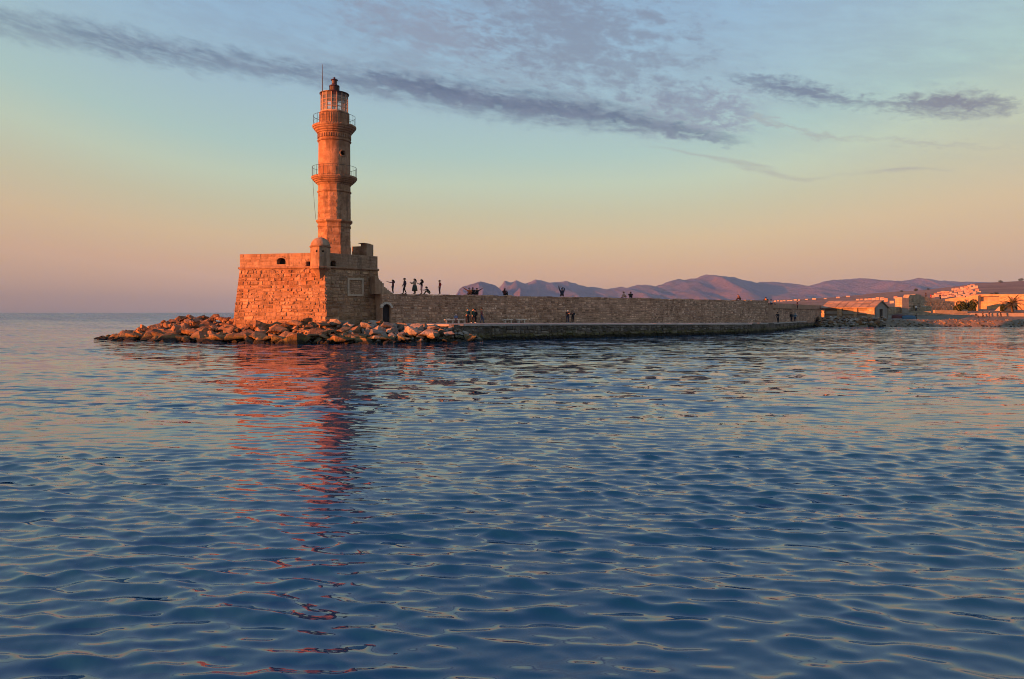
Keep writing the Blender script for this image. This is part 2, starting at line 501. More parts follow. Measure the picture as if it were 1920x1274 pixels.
M_ROCKG = stone_mat('boulder_grey', (0.16, 0.122, 0.095), (0.37, 0.305, 0.245), (0.07, 0.056, 0.045), 0.6, 1.0, 0.5, 2.6, wet=True, dist=0.18)
M_CORE = stone_mat('boulder_core', (0.05, 0.035, 0.025), (0.09, 0.065, 0.045), None, 0.8, 1.0, 0.3, 3.0, wet=True)  # very dark mound, the shade in gaps between boulders is in its colour
M_DARK = plain_mat('shadowed_void', (0.03, 0.022, 0.018), 0.9)
M_IRON = plain_mat('dark_iron', (0.05, 0.045, 0.045), 0.5, 0.3, 6, 0.5, 0.6)
M_RED = plain_mat('oxblood_paint', (0.035, 0.010, 0.009), 0.5, 0.35, 5, 0.5)
M_RUST = plain_mat('painted_frame', (0.42, 0.27, 0.19), 0.55, 0.3, 5, 0.4)
M_DOOR_SHADE = plain_mat('dark_door_and_shade', (0.035, 0.028, 0.03), 0.7, 0.4, 5)
M_PALE = stone_mat('pale_stone', (0.46, 0.39, 0.32), (0.60, 0.52, 0.44), None, 2.0, 0.4, 0.4)
M_TILE = stone_mat('roof_slab', (0.24, 0.165, 0.115), (0.33, 0.24, 0.17), (0.16, 0.105, 0.07), 0.9, 0.6, 0.5, 3.0)
M_WOOD = plain_mat('weathered_wood', (0.16, 0.11, 0.075), 0.8, 0.4, 5)
M_RUIN = stone_mat('ruin_stone', (0.25, 0.19, 0.13), (0.40, 0.31, 0.22), (0.16, 0.11, 0.08), 0.8, 1.0, 0.7, 2.5, dist=0.12)
M_RUING = stone_mat('grey_render', (0.24, 0.205, 0.18), (0.33, 0.285, 0.25), (0.2, 0.16, 0.13), 0.6, 0.5, 0.4, 2.0)
M_OCHRE = stone_mat('ochre_masonry', (0.36, 0.23, 0.13), (0.46, 0.32, 0.20), (0.30, 0.18, 0.1), 0.5, 0.8, 0.4, 1.8, dist=0.1)
M_CREAM = stone_mat('cream_wall', (0.26, 0.21, 0.14), (0.33, 0.27, 0.19), None, 0.8, 0.4, 0.3)
M_SHORE = stone_mat('shore_earth', (0.14, 0.105, 0.07), (0.24, 0.18, 0.125), (0.12, 0.09, 0.05), 0.5, 1.0, 0.4, 2.2, dist=0.15)
M_HILL = stone_mat('scrub_hillside', (0.15, 0.09, 0.06), (0.24, 0.16, 0.11), (0.07, 0.06, 0.035), 0.006, 1.0, 0.2, 0.03, dist=6.0)
M_MTN = stone_mat('mountain_rock', (0.036, 0.036, 0.038), (0.10, 0.075, 0.066), (0.022, 0.023, 0.022), 0.0013, 1.0, 0.2, 0.005, dist=60.0)
M_LEAF = plain_mat('hedge_leaf', (0.03, 0.05, 0.016), 0.7, 0.5, 1.5)
M_PALMLEAF = plain_mat('palm_frond', (0.07, 0.065, 0.03), 0.6, 0.4, 2)
M_TRUNK = plain_mat('trunk_bark', (0.10, 0.065, 0.04), 0.9, 0.4, 6)
M_HWHITE = plain_mat('whitewash', (0.42, 0.35, 0.30), 0.8, 0.12, 0.1)
M_HPINK = plain_mat('pink_render', (0.36, 0.24, 0.18), 0.8, 0.12, 0.1)
M_HROOF = plain_mat('terracotta', (0.34, 0.13, 0.08), 0.8, 0.2, 0.2)
M_HWIN = plain_mat('dark_window', (0.04, 0.035, 0.04), 0.3, 0.1, 1)

# ------------------------------------------------------------------ sea: one sheet to the horizon
def make_sea():
    rs = np.random.RandomState(11)
    # rows, closest spacing near the camera
    ys = [1.0]
    while ys[-1] < 4200:
        y = ys[-1]
        if y < 4.5: st = 0.12
        elif y < 140: st = max(0.025, y * y / 2368 * 0.37)
        elif y < 1200: st = y * 0.08
        else: st = y * 0.25
        ys.append(y + st)
    ys = np.array(ys); nR = len(ys); nC = 880
    tt = np.linspace(-1, 1, nC)
    Y = np.repeat(ys[:, None], nC, 1)
    X = Y * 0.86 * tt[None, :] + np.sign(tt)[None, :] * np.abs(tt)[None, :] ** 9 * (14 + 0.30 * Y)
    dYr = np.gradient(ys)[:, None]
    n = 210
    lam = np.exp(rs.uniform(np.log(0.13), np.log(5.5), n))
    k = 2 * np.pi / lam
    # steepness per component: most of it in the half-metre to two-metre ripples
    wgt = np.exp(-((np.log(lam) - np.log(0.36)) / 0.82) ** 2) + 0.17 * np.exp(-((np.log(lam) - np.log(2.3)) / 0.5) ** 2)
    slope = wgt * rs.uniform(0.6, 1.4, n)
    slope *= 0.158 / np.sqrt((slope ** 2).sum() / 2)
    th = R(-96) + rs.normal(0, 1, n) * R(17) + np.where(rs.rand(n) < 0.25, rs.normal(0, R(32), n), 0)
    kx, ky = k * np.cos(th), k * np.sin(th)
    ph = rs.uniform(0, 2 * np.pi, n)
    # gusts: rougher and smoother patches drifting over the water
    gust = np.zeros_like(X)
    for _ in range(14):
        L = np.exp(rs.uniform(np.log(7), np.log(45)))
        a = rs.uniform(0, 2 * np.pi)
        gust += np.sin((X * np.cos(a) * 0.6 + Y * np.sin(a) * 1.3) * 2 * np.pi / L + rs.uniform(0, 6.28))
    gust = np.clip(1.0 + 0.14 * gust, 0.5, 1.55)
    Z = np.zeros_like(X); DX = np.zeros_like(X); DY = np.zeros_like(X); miss = np.zeros_like(X)
    lim = int((ys < 900).sum())
    Xn, Yn, Gn = X[:lim], Y[:lim], gust[:lim]
    for i in range(n):
        a = slope[i] / k[i]
        att = np.clip(1.6 - k[i] * dYr[:lim] / 1.35, 0, 1)
        full = slice(0, int((att[:, 0] > 0).sum()))
        if full.stop:
            q = kx[i] * Xn[full] + ky[i] * Yn[full] + ph[i]
            A = a * att[full] * Gn[full]
            Z[full] += A * np.cos(q)
            s_ = np.sin(q) * A * 0.8
            DX[full] -= s_ * kx[i] / k[i]; DY[full] -= s_ * ky[i] / k[i]
        m2 = np.ones_like(Y); m2[:lim] = 1 - att ** 2
        miss += m2 * slope[i] ** 2 / 2
    fine = np.sqrt(miss) * gust * (1 + 1.8 * np.clip((Y - 95) / 300, 0, 1))   # rougher in the open sea
    face = 0.17 * np.clip((Y - 110) / 250, 0, 1)      # far off only the near sides of the waves are seen
    V = np.stack([X + DX, Y + DY, Z], -1).reshape(-1, 3)
    idx = np.arange(nR * nC).reshape(nR, nC)
    Fq = np.stack([idx[:-1, :-1], idx[:-1, 1:], idx[1:, 1:], idx[1:, :-1]], -1).reshape(-1, 4)
    me = bpy.data.meshes.new('sea')
    me.vertices.add(len(V)); me.vertices.foreach_set('co', V.astype(np.float32).ravel())
    me.loops.add(Fq.size); me.loops.foreach_set('vertex_index', Fq.astype(np.int32).ravel())
    me.polygons.add(len(Fq))
    me.polygons.foreach_set('loop_start', np.arange(0, Fq.size, 4, dtype=np.int32))
    me.polygons.foreach_set('use_smooth', np.ones(len(Fq), bool))
    me.update(calc_edges=True)
    at = me.attributes.new('fine', 'FLOAT', 'POINT')
    at.data.foreach_set('value', fine.astype(np.float32).ravel())
    at = me.attributes.new('face', 'FLOAT', 'POINT')
    at.data.foreach_set('value', face.astype(np.float32).ravel())
    m, t_ = new_mat('sea_water')
    g = t_.n('NewGeometry')
    fa = t_.n('Attribute', attribute_name='fine').outputs['Fac']
    v1 = t_.vm('MULTIPLY', g.outputs['Position'], (0.55, 1.25, 0))
    nz1 = t_.vm('SUBTRACT', t_.noise(v1, 1.5, 1.5, 0.5, 'Color'), (0.5, 0.5, 0.5))
    nz2 = t_.vm('SUBTRACT', t_.noise(t_.vm('MULTIPLY', g.outputs['Position'], (0.4, 1.0, 0)), 0.22, 1, 0.5, 'Color'), (0.5, 0.5, 0.5))
    pv = t_.vm('MULTIPLY', t_.vm('ADD', nz1, t_.vm('SCALE', nz2, s=0.3)), (3.2, 5.4, 0))
    # a trace of capillary ripple everywhere
    nz3 = t_.vm('SUBTRACT', t_.noise(t_.vm('MULTIPLY', g.outputs['Position'], (0.7, 1.4, 0)), 7.0, 2, 0.5, 'Color'), (0.5, 0.5, 0.5))
    pv = t_.vm('ADD', t_.vm('SCALE', pv, s=fa), t_.vm('MULTIPLY', nz3, (0.035, 0.05, 0)))
    pv = t_.vm('ADD', pv, t_.vm('SCALE', (0, -1, 0), s=t_.n('Attribute', attribute_name='face').outputs['Fac']))
    nn = t_.vm('NORMALIZE', t_.vm('ADD', g.outputs['Normal'], pv))
    finish(t_, (0.001, 0.040, 0.102), 0.02, nn, 0.5, 0.0, IOR=1.8)
    me.materials.append(m)
    o = bpy.data.objects.new('sea', me); COL.objects.link(o)
    o['kind'] = 'structure'
make_sea()

# ------------------------------------------------------------------ mountains, hill, shore
def fbm(x, y, s, oct_=5):
    return noise.fractal(Vector((x * s, y * s, 3.3)), 0.9, 2.1, oct_)
def ridge_range(name, ridge, Yc, mat, spur, depth, seed, rows=26, cols=None, kind='structure'):
    """a mountain range: crest through the given points, spurs and gullies running down to the sea on both sides"""
    xs = np.linspace(ridge[0][0], ridge[-1][0], cols or int((ridge[-1][0] - ridge[0][0]) / 2.2))
    mb = MB(); vs_ = []
    for px in xs:
        hz = (HY - interp(ridge, px)) * Yc / F + H
        hz += min(1.0, hz / 150) * noise.fractal(Vector((px * 0.11, seed, 0.7)), 0.8, 2.1, 5) * 11 * Yc / 13000
        for r_ in range(rows + 1):
            q = r_ / rows * 2 - 1                        # -1 front foot .. 0 crest .. 1 back foot
            Y = Yc + q * depth
            X = (px - 960) / F * Yc
            prof = (1 - abs(q)) ** 0.85
            rid = 1 - abs(noise.noise(Vector((X / spur + seed, q * 1.1, 0.3)))) * 2
            rid += 0.5 * (1 - abs(noise.noise(Vector((X / spur * 2.3 + seed, q * 2.5, 1.7)))) * 2)
            bump = (rid - 0.8) * 0.50 * min(1.0, abs(q) * 3.0) * prof ** 0.5
            z = hz * max(0.0, prof + bump * (1 - prof * 0.4)) - (3 if prof < 1e-6 else 0)
            z = min(z, hz * (0.999 - 0.02 * abs(q)) * (1 if q <= 0 else Y / Yc * 0.97))
            vs_.append((X * (1 + 0.0 * q), Y, z))
    n = rows + 1
    fs = [(i * n + r_, (i + 1) * n + r_, (i + 1) * n + r_ + 1, i * n + r_ + 1) for i in range(len(xs) - 1) for r_ in range(rows)]
    mb.add(vs_, fs)
    o = mb.build(name, mat, None, smooth=True, kind=kind)
    return o
ridge_range('mountains', [(925, 560), (935, 541), (946, 526.5), (958, 530.5), (968, 525.5), (985, 532), (1003, 525), (1015, 526.5), (1030, 530), (1045, 529), (1060, 527), (1075, 531),
            (1100, 538), (1117, 539), (1140, 543), (1165, 538), (1175, 540), (1195, 534.5), (1212, 535), (1230, 537), (1250, 530), (1272, 523), (1282, 525), (1305, 521.5),
            (1324, 515), (1340, 517), (1375, 520), (1395, 525), (1420, 530), (1435, 528.5), (1450, 529), (1480, 531), (1505, 536), (1520, 536), (1545, 528), (1570, 525),
            (1595, 524), (1615, 522), (1640, 524), (1665, 530), (1680, 527), (1700, 528), (1720, 521.5), (1740, 523), (1755, 527), (1770, 526), (1800, 530), (1820, 528),
            (1850, 531), (1900, 533), (1990, 529), (2100, 536)], 13000, M_MTN, 950, 3600, 2.0, rows=40, cols=520)
ridge_range('headland', [(848, 590), (853, 560), (857, 550), (862, 541), (872, 536), (885, 533.5), (893, 529.5), (902, 528), (912, 531), (926, 534.5), (936, 541), (945, 549), (951, 558), (957, 590)],
            10800, M_MTN, 420, 1500, 5.0, rows=30, cols=90)
ridge_range('headland', [(954, 590), (960, 556), (968, 546), (975, 540), (980, 543), (986, 551), (994, 558), (1004, 590)],
            10200, M_MTN, 300, 700, 8.0, rows=24, cols=50)
HILL = [(1380, 575), (1440, 563.5), (1500, 561), (1560, 558), (1600, 554.5), (1640, 550), (1680, 547), (1720, 545), (1760, 541), (1800, 536), (1830, 531.5), (1860, 530), (1880, 529), (1920, 527), (2000, 524), (2140, 530)]
HILL_Y = 2300.0
def hill_z(px, Y):
    hz = (HY - interp(HILL, px)) * HILL_Y / F + H
    q = (Y - HILL_Y) / 1750.0
    prof = max(0.0, 1 - abs(q)) if q < 0 else max(0.0, 1 - q)
    z = hz * prof ** 1.15
    z += fbm(px * 3.0, Y * 0.6, 0.012) * 1.6 * min(1, abs(q) * 6) * prof
    return max(z, 1.2)
mb = MB(); vs_ = []
cols_ = np.linspace(1380, 2140, 240); rows_ = np.linspace(600, 3600, 70)
for px in cols_:
    for Y in rows_:
        vs_.append(((px - 960) / F * Y, Y, hill_z(px, Y)))
n = len(rows_)
mb.add(vs_, [(i * n + j, (i + 1) * n + j, (i + 1) * n + j + 1, i * n + j + 1) for i in range(len(cols_) - 1) for j in range(n - 1)])
mb.build('hill', M_HILL, None, smooth=True, kind='structure')

# shore on the right: gently rising ground behind a low stony bank
SH_EDGE = [(1500, 168), (1520, 165), (1535, 160), (1600, 158), (1645, 158.5), (1690, 163), (1720, 165.5), (1760, 166.5), (1850, 165.5), (1920, 164), (2000, 163), (2150, 160)]
def shore_z(px, Y):
    e = interp(SH_EDGE, px)
    q = Y - e
    z = -0.6 + 2.15 * min(1, max(0, (q + 0.6) / 4.2)) ** 0.7
    if q > 12: z += min(2.0, (q - 12) * 0.11)
    if q > 40: z += min(2.5, (q - 40) * 0.03)
    nz = fbm((px - 960) / F * Y, Y, 0.35, 4) * 0.16
    return z + (nz if q > -0.5 else 0)
mb = MB(); vs_ = []
cols_ = np.linspace(1490, 2160, 330)
rows_ = [-1.2, -0.5, 0, .4, .8, 1.2, 1.7, 2.2, 2.8, 3.4, 4.2, 5, 6, 8, 10, 13, 16, 20, 25, 30, 36, 45, 60, 90, 140, 220, 350, 520]
for px in cols_:
    e = interp(SH_EDGE, px)
    for q in rows_:
        vs_.append(((px - 960) / F * (e + q), e + q, shore_z(px, e + q)))
n = len(rows_)
mb.add(vs_, [(i * n + j, (i + 1) * n + j, (i + 1) * n + j + 1, i * n + j + 1) for i in range(len(cols_) - 1) for j in range(n - 1)])
mb.build('shore', M_SHORE, None, smooth=True, kind='structure')

# ------------------------------------------------------------------ boulder meshes
def boulder_mesh(seed, cuts=2):
    r2 = random.Random(seed)
    bm = bmesh.new()
    pts = []
    for _ in range(11):
        v = Vector((r2.gauss(0, 1), r2.gauss(0, 1), r2.gauss(0, 1))).normalized()
        v *= r2.uniform(0.85, 1.05)
        pts.append(bm.verts.new((v.x, v.y * 0.9, v.z * 0.8)))
    bmesh.ops.convex_hull(bm, input=pts)
    for v in [v for v in bm.verts if not v.link_faces]:
        bm.verts.remove(v)
    bmesh.ops.subdivide_edges(bm, edges=bm.edges[:], cuts=cuts, use_grid_fill=True)
    bmesh.ops.smooth_vert(bm, verts=bm.verts[:], factor=0.16, use_axis_x=True, use_axis_y=True, use_axis_z=True)
    for v in bm.verts:
        nrm = v.co.normalized()
        v.co += nrm * (noise.fractal(v.co * 1.7 + Vector((seed, 0, 0)), 0.85, 2.1, 5) * 0.10)
    me = bpy.data.meshes.new('boulder')
    bm.to_mesh(me); bm.free()
    return me
def with_mat(me, mat, tn):
    c = me.copy()
    c.materials.clear(); c.materials.append(mat)
    at = c.attributes.new('tint', 'FLOAT', 'FACE')
    at.data.foreach_set('value', [tn] * len(c.polygons))
    return c
BLD = [boulder_mesh(s) for s in range(12)]
BLD_RUST = [with_mat(m, M_ROCK, rng.random()) for m in BLD]
BLD_GREY = [with_mat(m, M_ROCKG, rng.random()) for m in BLD]
def boulder(parent, loc, size, meshes, rr, flat=0.75, lean=0.5, rz=None):
    o = bpy.data.objects.new('boulder', rr.choice(meshes))
    COL.objects.link(o)
    o.parent = parent
    o.matrix_parent_inverse = base_inv(parent)
    o.location = loc
    o.rotation_euler = (rr.uniform(-lean, lean), rr.uniform(-lean, lean), rr.uniform(0, 6.28) if rz is None else rz)
    sz = size if hasattr(size, '__len__') else (size * rr.uniform(0.9, 1.35), size * rr.uniform(0.8, 1.1), size * flat * rr.uniform(0.8, 1.15))
    o.scale = sz
    return o

# ------------------------------------------------------------------ rock breakwater around the fort
WATER = [(180, 637.5), (240, 641), (400, 643), (520, 645.5), (620, 646), (700, 645.5), (760, 643.5), (820, 642), (870, 641.5), (905, 640.5)]
CREST = [(180, 635), (215, 626), (235, 621), (262, 614), (290, 607), (320, 599), (345, 591.5), (370, 590), (400, 593), (440, 594), (470, 598), (600, 599), (660, 600), (700, 602), (760, 605.5), (800, 607.5), (830, 610), (860, 616), (905, 634)]
CRY = [(180, 89), (240, 90), (320, 92), (370, 92), (440, 88), (470, 84.3), (610, 81.6), (660, 84.2), (700, 84.5), (760, 83.0), (800, 81.5), (830, 81.2), (870, 82), (905, 82.5)]
bw = thing('rock_breakwater', (-28, 78, 0), 'long heap of rust brown and grey boulders around the foot of the fort', 'breakwater')
def bw_point(px, q):
    """q 0 at the waterline, 1 at the crest, up to 2 on the seaward side"""
    yw = H * F / (interp(WATER, px) - HY)
    yc = interp(CRY, px)
    zc = ZY(interp(CREST, px), yc)
    if q <= 1:
        Y = yw + (yc - yw) * q; z = zc * q ** 0.8
    else:
        Y = yc + (q - 1) * 7; z = zc * (2 - q) ** 0.8
    return Vector(((px - 960) / F * Y, Y, z)), zc
mb = MB(); vs_ = []
pxs = np.linspace(184, 905, 120); qs = [-0.15, 0, .15, .3, .45, .6, .75, .9, 1, 1.15, 1.4, 1.7, 2.0]
for px in pxs:
    for q in qs:
        p, zc = bw_point(px, max(q, 0)) if q >= 0 else (bw_point(px, 0)[0] + Vector((0, -0.6, -0.8)), 0)
        p.z -= 0.75 + fbm(p.x, p.y, 0.5) * 0.25
        vs_.append(p)
n = len(qs)
mb.add(vs_, [(i * n + j, (i + 1) * n + j, (i + 1) * n + j + 1, i * n + j + 1) for i in range(len(pxs) - 1) for j in range(n - 1)])
mb.build('core', M_CORE, bw)
rb = random.Random(21)
nb = 0
# big armour stones one can single out in the photograph: (px, py, half width px, half height px, grey?)
BIG = [(458, 631, 44, 14, 0), (522, 636, 17, 11, 0), (585, 628, 30, 13, 0), (640, 637, 30, 9, 0), (515, 619, 26, 10, 0), (476, 611, 17, 9, 0), (408, 633, 20, 10, 0),
       (630, 604, 16, 9, 1), (655, 611, 15, 8, 1), (688, 612, 17, 10, 1), (722, 613, 24, 13, 1), (668, 631, 20, 8, 0), (716, 634, 22, 8, 1), (757, 635, 18, 7, 1),
       (775, 621, 22, 12, 1), (805, 627, 22, 11, 1), (840, 628, 14, 10, 1), (880, 630, 14, 7, 1), (700, 625, 20, 10, 1), (640, 622, 22, 11, 0), (553, 608, 18, 9, 0),
       (603, 610, 18, 9, 0), (430, 612, 16, 8, 0), (380, 620, 22, 11, 0), (340, 618, 20, 12, 0), (300, 627, 24, 12, 0), (250, 630, 20, 9, 0), (812, 616, 14, 7, 1)]
for px, py, hw, hh, g in BIG:
    yw = H * F / (interp(WATER, px) - HY); yc = interp(CRY, px)
    wpy, cpy = interp(WATER, px), interp(CREST, px)
    q = min(1, max(0.05, (wpy - py) / (wpy - cpy)))
    Y = yw + (yc - yw) * q
    s_ = F / Y
    Y -= 0.7
    p = W(px, py, Y)
    boulder(bw, p, (hw / s_ * 1.05, hw / s_ * 0.85, hh / s_ * 1.15), BLD_GREY if g else BLD_RUST, rb, lean=0.22, rz=rb.uniform(-0.4, 0.4))
    nb += 1
placed = []
for tries in range(6000):
    if nb >= 300: break
    if tries > 1500 and not placed: break
    px = rb.uniform(184, 900)
    q = rb.choice((rb.uniform(0, 0.35), rb.uniform(0, 1.0), rb.uniform(0.3, 1.05), rb.uniform(1.05, 1.6) if px < 450 else rb.uniform(0, 1)))
    p, zc = bw_point(px, q)
    size = rb.choice((rb.uniform(0.4, 0.8), rb.uniform(0.8, 1.5))) * (1.25 if q < 0.3 else 1.0) * (0.6 if zc < 1.0 else 1.0)
    if any((p - a).length < (size + b) * 0.50 for a, b in placed): continue
    placed.append((p, size))
    p = p - Vector((0, 0, size * 0.35))
    grey = px > 700 + rb.uniform(-90, 90)
    boulder(bw, p, size, BLD_GREY if grey else BLD_RUST, rb)
    nb += 1

# smaller broken stone packed between the boulders
mb = MB()
for k in range(900):
    px = rb.uniform(186, 900); q = rb.uniform(0.0, 1.05) if rb.random() < 0.85 else rb.uniform(1, 1.5)
    c, zc = bw_point(px, q)
    src = rb.choice(BLD); sz = rb.uniform(0.14, 0.36) * (0.7 if zc < 1 else 1)
    rot = Matrix.Rotation(rb.uniform(0, 6.28), 3, 'Z') @ Matrix.Rotation(rb.uniform(-1, 1), 3, 'X')
    grey = px > 640 + rb.uniform(-40, 40)
    if len(src.vertices) < 400:
        mb.add([c - Vector((0, 0, 0.32)) + rot @ (v.co * sz) for v in src.vertices], [tuple(f.vertices) for f in src.polygons], rb.random(), 1 if grey else 0)
mb.build('small_stones', [M_ROCK, M_ROCKG], bw, kind='stuff')

# ------------------------------------------------------------------ geometry helpers for placing things on walls
def ray_plane(px, py, p0, nrm):
    dirv = Vector(((px - 960) / F, 1.0, (HY - py) / F)); o = Vector((0, 0, H))
    return o + dirv * ((Vector(p0) - o).dot(nrm) / dirv.dot(nrm))
def offset_poly(poly, dd):
    out = []
    n_ = len(poly)
    for i in range(n_):
        p0, p1, p2 = (Vector(poly[(i + j - 1) % n_]) for j in range(3))
        e1, e2 = (p1 - p0).normalized(), (p2 - p1).normalized()
        n1, n2 = Vector((e1.y, -e1.x)), Vector((e2.y, -e2.x))
        b = (n1 + n2).normalized()
        out.append(p1 + b * dd / max(0.3, b.dot(n1)))
    return out
def arch(x0, x1, y0, y1, rise, n_=8):
    pts = [(x0, y0), (x1, y0), (x1, y1 - rise)]
    for i in range(1, n_):
        q = math.pi * i / n_
        pts.append(((x0 + x1) / 2 + (x1 - x0) / 2 * math.cos(q), y1 - rise + rise * math.sin(q)))
    return pts + [(x0, y1 - rise)]
def v3(p, z):
    return Vector((p[0], p[1], z))

# ------------------------------------------------------------------ fort (bastion)
ZS, ZP, ZB = 8.2, 9.79, 1.2
FP = [Vector(p) for p in ((-20.6, 81.6), (-15.85, 87.2), (-18.5, 97.0), (-32.0, 92.5), (-30.9, 84.0))]   # corner, right, back right, back left, left
FB = offset_poly(FP, 0.72)
fort = thing('bastion', (-23, 87, ZB), 'squat sloping stone bastion lit orange on its left face under the lighthouse', 'fort')
mb = MB()
for i in range(5):
    j = (i + 1) % 5
    mb.add([v3(FB[i], ZB), v3(FB[j], ZB), v3(FP[j], ZS), v3(FP[i], ZS)], [(0, 1, 2, 3)])
mb.add([v3(p, ZS + 0.25) for p in FP], [(0, 1, 2, 3, 4)])
mb.build('wall', M_MORTAR, fort)
def face_xy(q, bl, br, tr, tl):
    v = (q.z - bl.z) / (tl.z - bl.z)
    L, Rr = bl.lerp(tl, v), br.lerp(tr, v)
    u = (q - L).dot(Rr - L) / (Rr - L).length_squared
    return u * ((br - bl).length + (tr - tl).length) / 2, v * ((tl - bl).length + (tr - br).length) / 2
stones = []
rf = random.Random(3)
qa = [v3(FB[4], ZB), v3(FB[0], ZB), v3(FP[0], ZS), v3(FP[4], ZS)]           # left, sunlit face
stones += blocks(*qa, course=(0.33, 0.47), length=(0.35, 1.15), depth=0.075, gap=0.016, rough=0.05, rr=rf, rag=0.055)
qb = [v3(FB[0], ZB), v3(FB[1], ZB), v3(FP[1], ZS), v3(FP[0], ZS)]           # right, shaded face
nb_ = (qb[1] - qb[0]).cross(qb[3] - qb[0]).normalized()
cor = [ray_plane(px, py, qb[0], nb_) for px, py in ((651, 555), (681, 555), (681, 522), (651, 522))]
fx = [face_xy(c, *qb) for c in cor]
hx0, hx1, hy0, hy1 = fx[0][0], fx[1][0], (fx[0][1] + fx[1][1]) / 2, (fx[2][1] + fx[3][1]) / 2
stones += blocks(*qb, course=(0.34, 0.48), length=(0.35, 1.1), depth=0.065, gap=0.016, rough=0.04, rr=rf, rag=0.045, holes=[(hx0, hx1, hy0, hy1)])
# blind window with a pale stone frame, filled with small stones
cx = [ray_plane(px, py, qb[0], nb_) for px, py in ((651, 555.5), (681, 555.5), (681, 521.5), (651, 521.5))]
zb_, zt_ = (cx[0].z + cx[1].z) / 2, (cx[2].z + cx[3].z) / 2
ux = (cx[1] - cx[0]); ux.z = 0; ln = ux.length; ux.normalize()
uy = (cx[3] - cx[0]).normalized()
hh_ = (zt_ - zb_) / uy.z
og = cx[0] + nb_ * 0.12
wn = MB().plate([(0, 0), (ln, 0), (ln, hh_), (0, hh_)], [[(0.24, 0.22), (ln - 0.24, 0.22), (ln - 0.24, hh_ - 0.26), (0.24, hh_ - 0.26)]], og, ux, uy, 0.2).build('blind_window', M_FRAME, fort)
wn['label'] = 'pale stone frame of a walled up window'
i0 = cx[0] + ux * 0.24 + uy * 0.22; wi, hi = ln - 0.48, hh_ - 0.48
lay(blocks(i0, i0 + ux * wi, i0 + ux * wi + uy * hi, i0 + uy * hi, course=(0.2, 0.26), length=(0.3, 0.6), depth=0.02, gap=0.012, rough=0.008, rr=rf), M_FORT, wn, 0, rest='infill')
# parapet with gun openings
nA_ = (v3(FP[0], ZS) - v3(FP[4], ZS)).cross(Vector((0, 0, 1))).normalized()
def para(i, j, opens, name):
    p, q = v3(FP[i], ZS), v3(FP[j], ZS)
    e = (q - p); L = e.length; e.normalize()
    nr = e.cross(Vector((0, 0, 1))).normalized()
    holes, boxes_ = [], []
    for x0, x1, y0, y1, rise in opens:
        a, b, c = ray_plane(x0, y1, p, nr), ray_plane(x1, y1, p, nr), ray_plane((x0 + x1) / 2, y0, p, nr)
        u0, u1 = (a - p).dot(e), (b - p).dot(e); z0, z1 = a.z - ZS, c.z - ZS
        holes.append(arch(u0, u1, z0, z1, rise) if rise else [(u0, z0), (u1, z0), (u1, z1), (u0, z1)])
        boxes_.append((u0 - 0.02, u1 + 0.02, z0 - 0.02, z1 + 0.02))
    MB().plate([(0, 0), (L, 0), (L, ZP - ZS), (0, ZP - ZS)], holes, p, e, (0, 0, 1), 0.7).build('parapet', M_ASHLAR, fort)
    for h in holes:                              # dark panels added behind the openings, for the shade inside
        x0, x1 = min(v[0] for v in h) - 0.05, max(v[0] for v in h) + 0.05; y0, y1 = min(v[1] for v in h) - 0.05, max(v[1] for v in h) + 0.05
        MB().plate([(x0, y0), (x1, y0), (x1, y1), (x0, y1)], [], p - nr * 0.71, e, (0, 0, 1), 0.05).build('shade_panel', M_DOOR_SHADE, fort)
    up = Vector((0, 0, ZP - ZS))
    st = blocks(p, q, q + up, p + up, course=(0.28, 0.36), length=(0.45, 0.95), depth=0.022, gap=0.010, rough=0.008, rr=rf, holes=boxes_)
    for k, h in enumerate(holes):                # arch ring
        if len(h) > 4:
            u0, u1 = h[0][0], h[1][0]
            for s_ in range(7):
                aa, bb = math.pi * s_ / 7, math.pi * (s_ + 1) / 7
                cxm, rx = (u0 + u1) / 2, (u1 - u0) / 2
                rise = max(y for _, y in h) - h[2][1]
                pt = lambda an, r_: p + e * (cxm + (rx + r_) * math.cos(an)) + Vector((0, 0, h[2][1] + (rise + r_) * math.sin(an)))
                o_ = [pt(aa + 0.03, 0.005), pt(aa + 0.03, 0.2), pt(bb - 0.03, 0.2), pt(bb - 0.03, 0.005)]
                MB().add([v + nr * 0.035 for v in o_] + [v - nr * 0.05 for v in o_], [(0, 1, 2, 3), (0, 4, 5, 1), (1, 5, 6, 2), (2, 6, 7, 3), (3, 7, 4, 0)], rf.random()).build('voussoir', M_ASHLAR, fort)
    return st
pst = para(4, 0, [(519, 535.5, 484, 496, 0.34), (574, 584, 490.5, 501, 0)], 'l')
pst += para(0, 1, [(619.5, 630.5, 489, 500.5, 0.3)], 'r')
para(1, 2, [], 'b'); para(2, 3, [], 'b'); para(3, 4, [], 'b')
lay(stones, M_FORT, fort, 300)
mbp = MB()
for a, v, f, tn in pst:
    mbp.add(v, f, tn)
mbp.build('parapet_stonework', M_ASHLAR, fort, kind='stuff')
ring = offset_poly(FP, 0.06)
for i in range(5):
    j = (i + 1) % 5
    MB().tube([v3(ring[i], ZS), v3(ring[j], ZS)], 0.145, 10).build('string_course', M_TRIM, fort, smooth=False)
